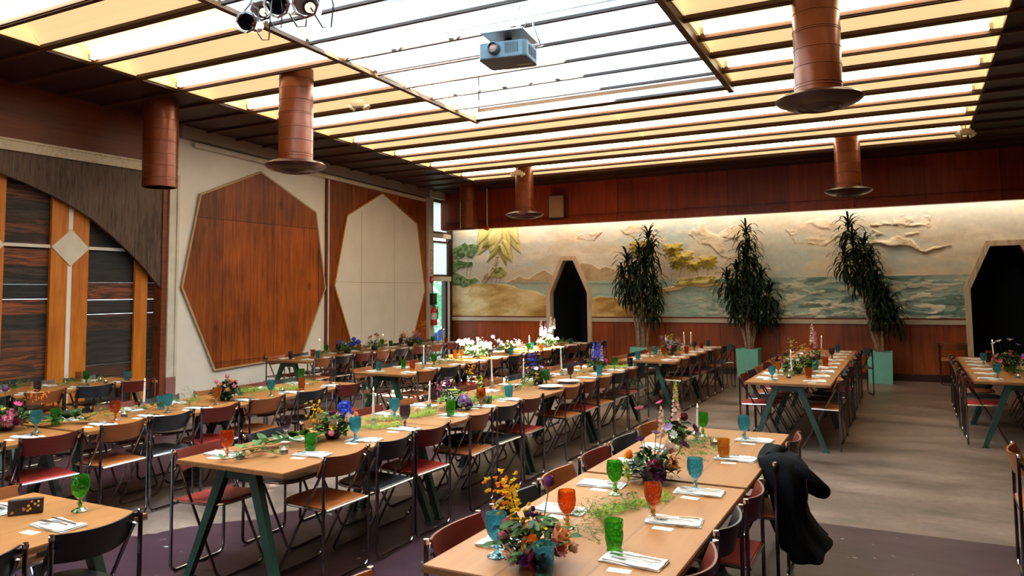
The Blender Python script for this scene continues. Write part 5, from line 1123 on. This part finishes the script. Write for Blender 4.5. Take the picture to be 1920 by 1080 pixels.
GREENS = [('A', 'fern', -1.24, 3.12, 1.2), ('A', 'fern', -1.27, 3.45, 1.4), ('A', 'moss', -1.22, 3.62, 1.3), ('A', 'vine', -1.30, 3.80, .4), ('A', 'fern', -1.22, 4.85, 1.2), ('A', 'fern', -1.30, 5.18, 1.5),
 ('B', 'vine', -3.80, 3.66, 1.1), ('B', 'vine', -3.84, 3.95, 1.9), ('B', 'bigleaf', -3.90, 4.14, 1.2), ('B', 'moss', -3.80, 4.78, 1.5), ('B', 'moss', -3.84, 5.38, 1.7), ('B', 'fern', -3.86, 5.72, .9), ('B', 'fern', -3.62, 6.10, 1.7), ('B', 'moss', -3.75, 6.55, 1.5), ('B', 'bigleaf', -3.85, 7.35, .7), ('B', 'fern', -3.76, 7.45, 1.6), ('B', 'fern', -3.72, 8.9, 1.5), ('B', 'moss', -3.65, 9.95, 1.4),
 ('H', 'bigleaf', -6.25, 3.98, 1.2), ('H', 'fern', -6.3, 4.25, 1.5), ('H', 'vine', -6.2, 4.75, 1.4), ('H', 'fern', -6.2, 5.15, 1.5), ('H', 'fern', -6.25, 5.95, 1.5), ('H', 'moss', -6.25, 6.25, 1.6), ('H', 'fern', -6.2, 6.7, 1.4), ('H', 'fern', -6.3, 3.2, 1.3),
 ('I', 'fern', -9.0, 4.55, 1.5), ('I', 'fern', -9.0, 5.05, 1.5), ('I', 'fern', -8.9, 5.45, 1.6), ('I', 'fern', -8.85, 5.85, 1.5),
 ('F', 'fern', -6.15, 9.65, 1.5), ('F', 'fern', -6.2, 9.98, 1.5), ('F', 'vine', -6.2, 12.55, 1.5), ('G', 'fern', -8.9, 10.1, 1.5), ('G', 'fern', -8.9, 13.3, 1.5), ('F', 'fern', -6.2, 14.2, 1.7), ('C', 'fern', -3.55, 12.0, 1.4), ('D', 'fern', -1.3, 9.85, 1.2), ('E', 'bigleaf', 1.1, 11.1, 1.2), ('D', 'fern', -1.25, 12.4, 1.5)]
gord = {}
KN2 = {'fern': 'feathery green fern sprig', 'vine': 'trailing leafy vine sprig', 'moss': 'yellow-green moss garland', 'bigleaf': 'broad-leaved green sprig'}
for t in sorted(GREENS, key=lambda q: (q[0], q[1], q[3])): gord.setdefault((t[0], t[1]), []).append(t)
for (row, kind), l in gord.items():
    for i, (_, _, x, y, sc) in enumerate(l):
        k = (kind, (i+ord(row)) % 3)
        if k not in GC: o = GC[k] = GK[kind][1](i+3).build('greenery_sprig', M[GK[kind][0]])
        else: o = GC[k].copy(); COL.objects.link(o)
        o.location = (x, y, T+.001); o.rotation_euler = (0, 0, PI/2+random.Random(i*7+ord(row)).uniform(-.5, .5)); o.scale = (sc*.8, sc, sc)
        lab = KN2[kind]+(' lying on the '+RN[row] if len(l) == 1 else ', %s of its kind from near end of %s' % (ordn[i], RN[row]))
        tag(o, lab, 'greenery', 'loose greenery on the tables')
# ---------------------------------------------------------------- single things
for x, y, lab in ((-3.50, 7.66, 'white plate nearer the camera on the long middle row'), (-3.52, 8.20, 'white plate further from the camera on the long middle row')):
    tag(MB().lathe([(.0001, .004), (.07, .003), (.085, .006), (.135, .018), (.138, .021), (.13, .021), (.085, .011), (.0001, .008)], 40).build('plate', M['plate_white'], smooth=True, loc=(x, y, T+.012)), lab, 'plate')
g = empty('glasses_case', (-3.86, 2.27, T), R_(52), label='small black patterned case standing on the lower left corner table', cat='case')
MB().box(-.075, .075, -.015, .015, 0, .075).build('case', M['black_plastic'], g, bevel=.008)
rnd = random.Random(2)
for c_, nm in (('fl_yellow', 'yellow_dots'), ('fl_pink', 'pink_dots')):
    mb = MB()
    for k in range(6): mb.lathe([(.0001, 0), (.006, 0)], 8, (0, 0, 0)) if 0 else mb.prism([(x0+.006*math.cos(a), z0+.006*math.sin(a)) for x0, z0 in [(rnd.uniform(-.06, .06), rnd.uniform(.012, .062))] for a in [q*PI/4 for q in range(8)]], -.0165, -.0150, 'y')
    mb.build(nm, M[c_], g)
g = empty('instant_camera', (-3.62, 6.42, T), R_(20), label='small black camera on second table of the long middle row', cat='camera')
MB().box(-.06, .06, -.025, .025, 0, .07).build('camera_body', M['black_plastic'], g, bevel=.008)
MB().lathe([(.025, 0), (.025, .02), (.018, .025), (.0001, .02)], 16, (0, 0, 0)).build('camera_lens', M['can_black'], g, smooth=True).matrix_local = Matrix.Translation((0, -.025, .035)) @ Matrix.Rotation(R_(90), 4, 'X')
# handbag on a chair of the long middle row
g = empty('belt_bag', (-3.50, 5.70, .480), R_(70), label='black belt bag with white lettering on a tan chair, long middle row', cat='bag')
mb = MB(); n1, n2 = 20, 10; vs = []
for i in range(n2+1):
    ph = PI*i/n2
    for k in range(n1):
        a = 2*PI*k/n1; vs.append((.145*math.sin(ph)**.8*math.cos(a), .08*math.sin(ph)**.8*math.sin(a), .052-.052*math.cos(ph)*(1 if ph > PI/2 else .98)+.004*math.sin(3*a)))
mb.add(vs, [(i*n1+k, i*n1+(k+1) % n1, (i+1)*n1+(k+1) % n1, (i+1)*n1+k) for i in range(n2) for k in range(n1)]); mb.build('bag_body', M['black_cloth'], g, smooth=True)
mb = MB()
for k in range(5): mb.tube([(-.06+k*.022, -.074, .055), (-.052+k*.022, -.078, .072-.004*(k % 2)), (-.045+k*.022, -.075, .058)], .002, 5)
mb.build('lettering', M['sign_white'], g)
mb = MB(); mb.tube([(.13, 0, .05), (.19, .02, .02), (.20, -.06, -.03), (.17, -.1, -.16), (.15, -.08, -.24)], .007, 6, flat=.4); mb.build('strap', M['black_cloth'], g)
# coat over the back of a chair, right foreground row
def coat():
    g = empty('coat', (-.745, 4.97, 0), label='black coat hanging over a tan chair, right foreground row', cat='coat')
    levels = [  # z, centre x, half-width x, centre y, half-width y
      (.815, -.03, .03, .0, .15), (.808, -.03, .07, .0, .20), (.78, .0, .11, .0, .235), (.71, .04, .125, .0, .25), (.63, .06, .12, .01, .25), (.55, .065, .10, .01, .235), (.47, .07, .085, .02, .235), (.40, .085, .085, .03, .25), (.32, .115, .105, .04, .27), (.25, .15, .13, .05, .29), (.245, .15, .12, .05, .28)]
    n = 48; vs = []
    for i, (z, cx, hx, cy, hy) in enumerate(levels):
        for k in range(n):
            a = 2*PI*k/n; fold = 1+.10*math.sin(a*7+z*5)*(1-z)*1.3+.03*math.sin(a*3+z*9)
            c, s = math.cos(a), math.sin(a); e = .75
            vs.append((cx+hx*fold*math.copysign(abs(c)**e, c), cy+hy*fold*math.copysign(abs(s)**e, s), z+.012*math.sin(a*2+z*4)*(1 if z > .3 else 2.2)))
    fs = [(i*n+k, i*n+(k+1) % n, (i+1)*n+(k+1) % n, (i+1)*n+k) for i in range(len(levels)-1) for k in range(n)]
    fs += [tuple(range(n))[::-1], tuple(range((len(levels)-1)*n, len(levels)*n))]
    MB().add(vs, fs).build('coat_body', M['black_cloth'], g, smooth=True)
    MB().tube([(.03, -.05, .76), (.12, -.10, .72), (.20, -.08, .65), (.24, .0, .60), (.25, .06, .58)], [.05, .065, .06, .05, .045], 14).build('sleeve', M['black_cloth'], g, smooth=True)
    MB().tube([(.02, .12, .79), (.0, -.02, .815), (-.02, -.14, .80)], [.03, .04, .03], 12).build('collar', M['black_cloth'], g, smooth=True)
    mb = MB(); mb.box(.186, .190, -.2, -.192, .62, .70); mb.build('zip_pull', M['steel'], g)
coat()
# ================================================================ POTTED DRACAENAS
def strap(mb, base, a, el, L, wd, droop, rnd, ymax=9):
    vs = []; n = 6; d = Vector((math.cos(a), math.sin(a), 0)); s = Vector((-math.sin(a), math.cos(a), 0)); p = Vector(base); ang = el
    for i in range(n+1):
        t = i/n; w = wd*(math.sin(PI*min(1, .12+t*.80))**.8 if t < 1 else .02); vs += [Vector((q.x, min(q.y, ymax), q.z)) for q in (p-s*w, p+s*w)]
        p = p+(d*math.cos(ang)+Vector((0, 0, 1))*math.sin(ang))*L/n; ang -= droop/n*(1+t)
    mb.add(vs, [(2*i, 2*i+1, 2*i+3, 2*i+2) for i in range(n)])
def dracaena(x, y, heads, trunks, lab, plab, seed):
    rnd = random.Random(seed)
    g = empty('planter', (x, y, 0), label=plab, cat='planter')
    h = .60; a, b = .22, .205
    mb = MB(); 
    def ring(r, z): return [(-r, -r, z), (r, -r, z), (r, r, z), (-r, r, z)]
    vs = ring(b, .0)+ring(a, h)+ring(a-.025, h)+ring(a-.025, h-.06); mb.add(vs, [(0, 3, 2, 1)]+[(k+4*i, (k+1) % 4+4*i, (k+1) % 4+4*i+4, k+4*i+4) for i in range(3) for k in range(4)])
    mb.build('pot', M['teal_paint'], g); MB().box(-a+.02, a-.02, -a+.02, a-.02, h-.09, h-.05).build('soil', M['soil'], g)
    p = empty('dracaena', (x, y, h-.05), label=lab, cat='potted plant')
    for tr in trunks:
        mb = MB(); n = len(tr); mb.tube([(a_, b_, c_-h+.05) for a_, b_, c_ in tr], [.032*(1-.5*i/n) for i in range(n)], 9); mb.build('trunk', M['bark'], p, smooth=True)
    for k, (dx, dy, z, sc) in enumerate(heads):
        mb = MB(); cnt_ = int(50*sc)
        for q in range(cnt_):
            t = q/cnt_; a_ = q*2.399+rnd.uniform(-.2, .2); el = 1.35-1.9*t+rnd.uniform(-.15, .15); L = rnd.uniform(.32, .50)*sc
            strap(mb, (dx, dy, z-h+.05-.26*t*sc), a_, el, L, .021, rnd.uniform(1.0, 1.9), rnd, 16.73-y)
        mb.build('leaf_head', M['leaf_dark'], p)
    return g
def tk(*pts): return list(pts)
dracaena(-5.12, 16.05, [(.18, 0, 3.02, 1.0), (.22, .05, 2.72, 1.1), (-.05, .05, 2.68, 1.0), (-.30, -.05, 2.52, 1.1), (.12, -.1, 2.42, 1.1), (-.42, 0, 2.22, 1.1), (-.12, -.1, 2.2, 1.1), (.25, .05, 2.1, 1.05), (-.38, .1, 1.95, 1.0), (.02, .05, 1.88, 1.1), (.30, 0, 1.78, .95), (.12, -.05, 1.52, .95), (.28, .05, 1.4, .75), (-.2, 0, 1.75, .8)],
  [tk((-.08, 0, .5), (-.10, 0, 1.2), (-.25, 0, 2.0), (-.30, 0, 2.4)), tk((-.03, .05, .5), (-.04, .05, 1.3), (.05, .03, 2.2), (.2, 0, 2.9)), tk((.03, 0, .5), (.02, -.03, 1.2), (-.05, 0, 2.5)), tk((.08, .04, .5), (.12, 0, .9), (.24, 0, 1.4), (.26, .05, 2.0)), tk((-.12, .05, .5), (-.15, .05, 1.0), (-.38, 0, 2.1))],
  'tall dark green dracaena in the leftmost teal planter, by the small doorway', 'teal square planter, leftmost of the three, partly behind a table', 1)
dracaena(-2.93, 16.28, [(.02, 0, 3.04, 1.0), (.04, .05, 2.72, 1.0), (-.02, -.05, 2.5, 1.15), (.15, 0, 2.32, 1.0), (-.18, 0, 2.25, 1.0), (-.40, 0, 2.08, 1.05), (.28, .03, 2.1, 1.0), (0, 0, 2.05, 1.15), (-.3, .03, 1.78, 1.0), (.46, 0, 1.82, 1.0), (.14, -.03, 1.75, 1.1), (-.08, 0, 1.58, 1.0), (.34, .05, 1.5, 1.0), (.2, 0, 1.38, .85), (.46, .05, 1.4, .8), (-.25, 0, 1.45, .8)],
  [tk((-.02, 0, .5), (-.10, 0, .95), (-.25, 0, 1.3), (-.38, 0, 1.9)), tk((0, .02, .5), (-.02, 0, 1.1), (.02, 0, 2.0), (.02, 0, 2.95)), tk((.03, 0, .5), (.08, 0, .9), (.18, 0, 1.3), (.44, 0, 1.75)), tk((.02, -.03, .5), (.04, -.03, 1.2), (-.1, 0, 2.1)), tk((.05, .03, .5), (.15, .03, 1.0), (.2, 0, 1.5))],
  'tall cone-shaped dark green dracaena in the middle teal planter', 'teal square planter, middle of the three', 2)
dracaena(-.49, 16.32, [(-.46, 0, 3.08, 1.05), (-.40, .05, 2.8, 1.1), (-.20, 0, 2.68, 1.0), (-.55, -.05, 2.45, 1.0), (-.1, 0, 2.45, 1.0), (-.35, .05, 2.35, 1.1), (-.08, 0, 2.2, 1.0), (-.3, 0, 2.1, .95), (.0, .05, 1.98, 1.0), (-.05, -.05, 1.75, 1.0), (.12, 0, 1.72, 1.0), (.18, .05, 1.5, 1.05), (.05, 0, 1.45, .95), (.28, 0, 1.3, .95), (-.02, 0, 1.2, .6)],
  [tk((-.02, 0, .5), (-.12, 0, .95), (-.22, 0, 1.5), (-.32, 0, 2.2), (-.44, 0, 2.9)), tk((.02, .02, .5), (-.06, 0, 1.0), (-.14, 0, 1.6), (-.1, 0, 2.4)), tk((.05, 0, .5), (.06, 0, 1.0), (.12, 0, 1.6)), tk((.0, -.03, .5), (-.18, 0, 1.2), (-.16, 0, 1.6), (-.25, 0, 2.1))],
  'tall leaning dark green dracaena in the rightmost teal planter', 'teal square planter, rightmost of the three, beside the lone chair', 3)
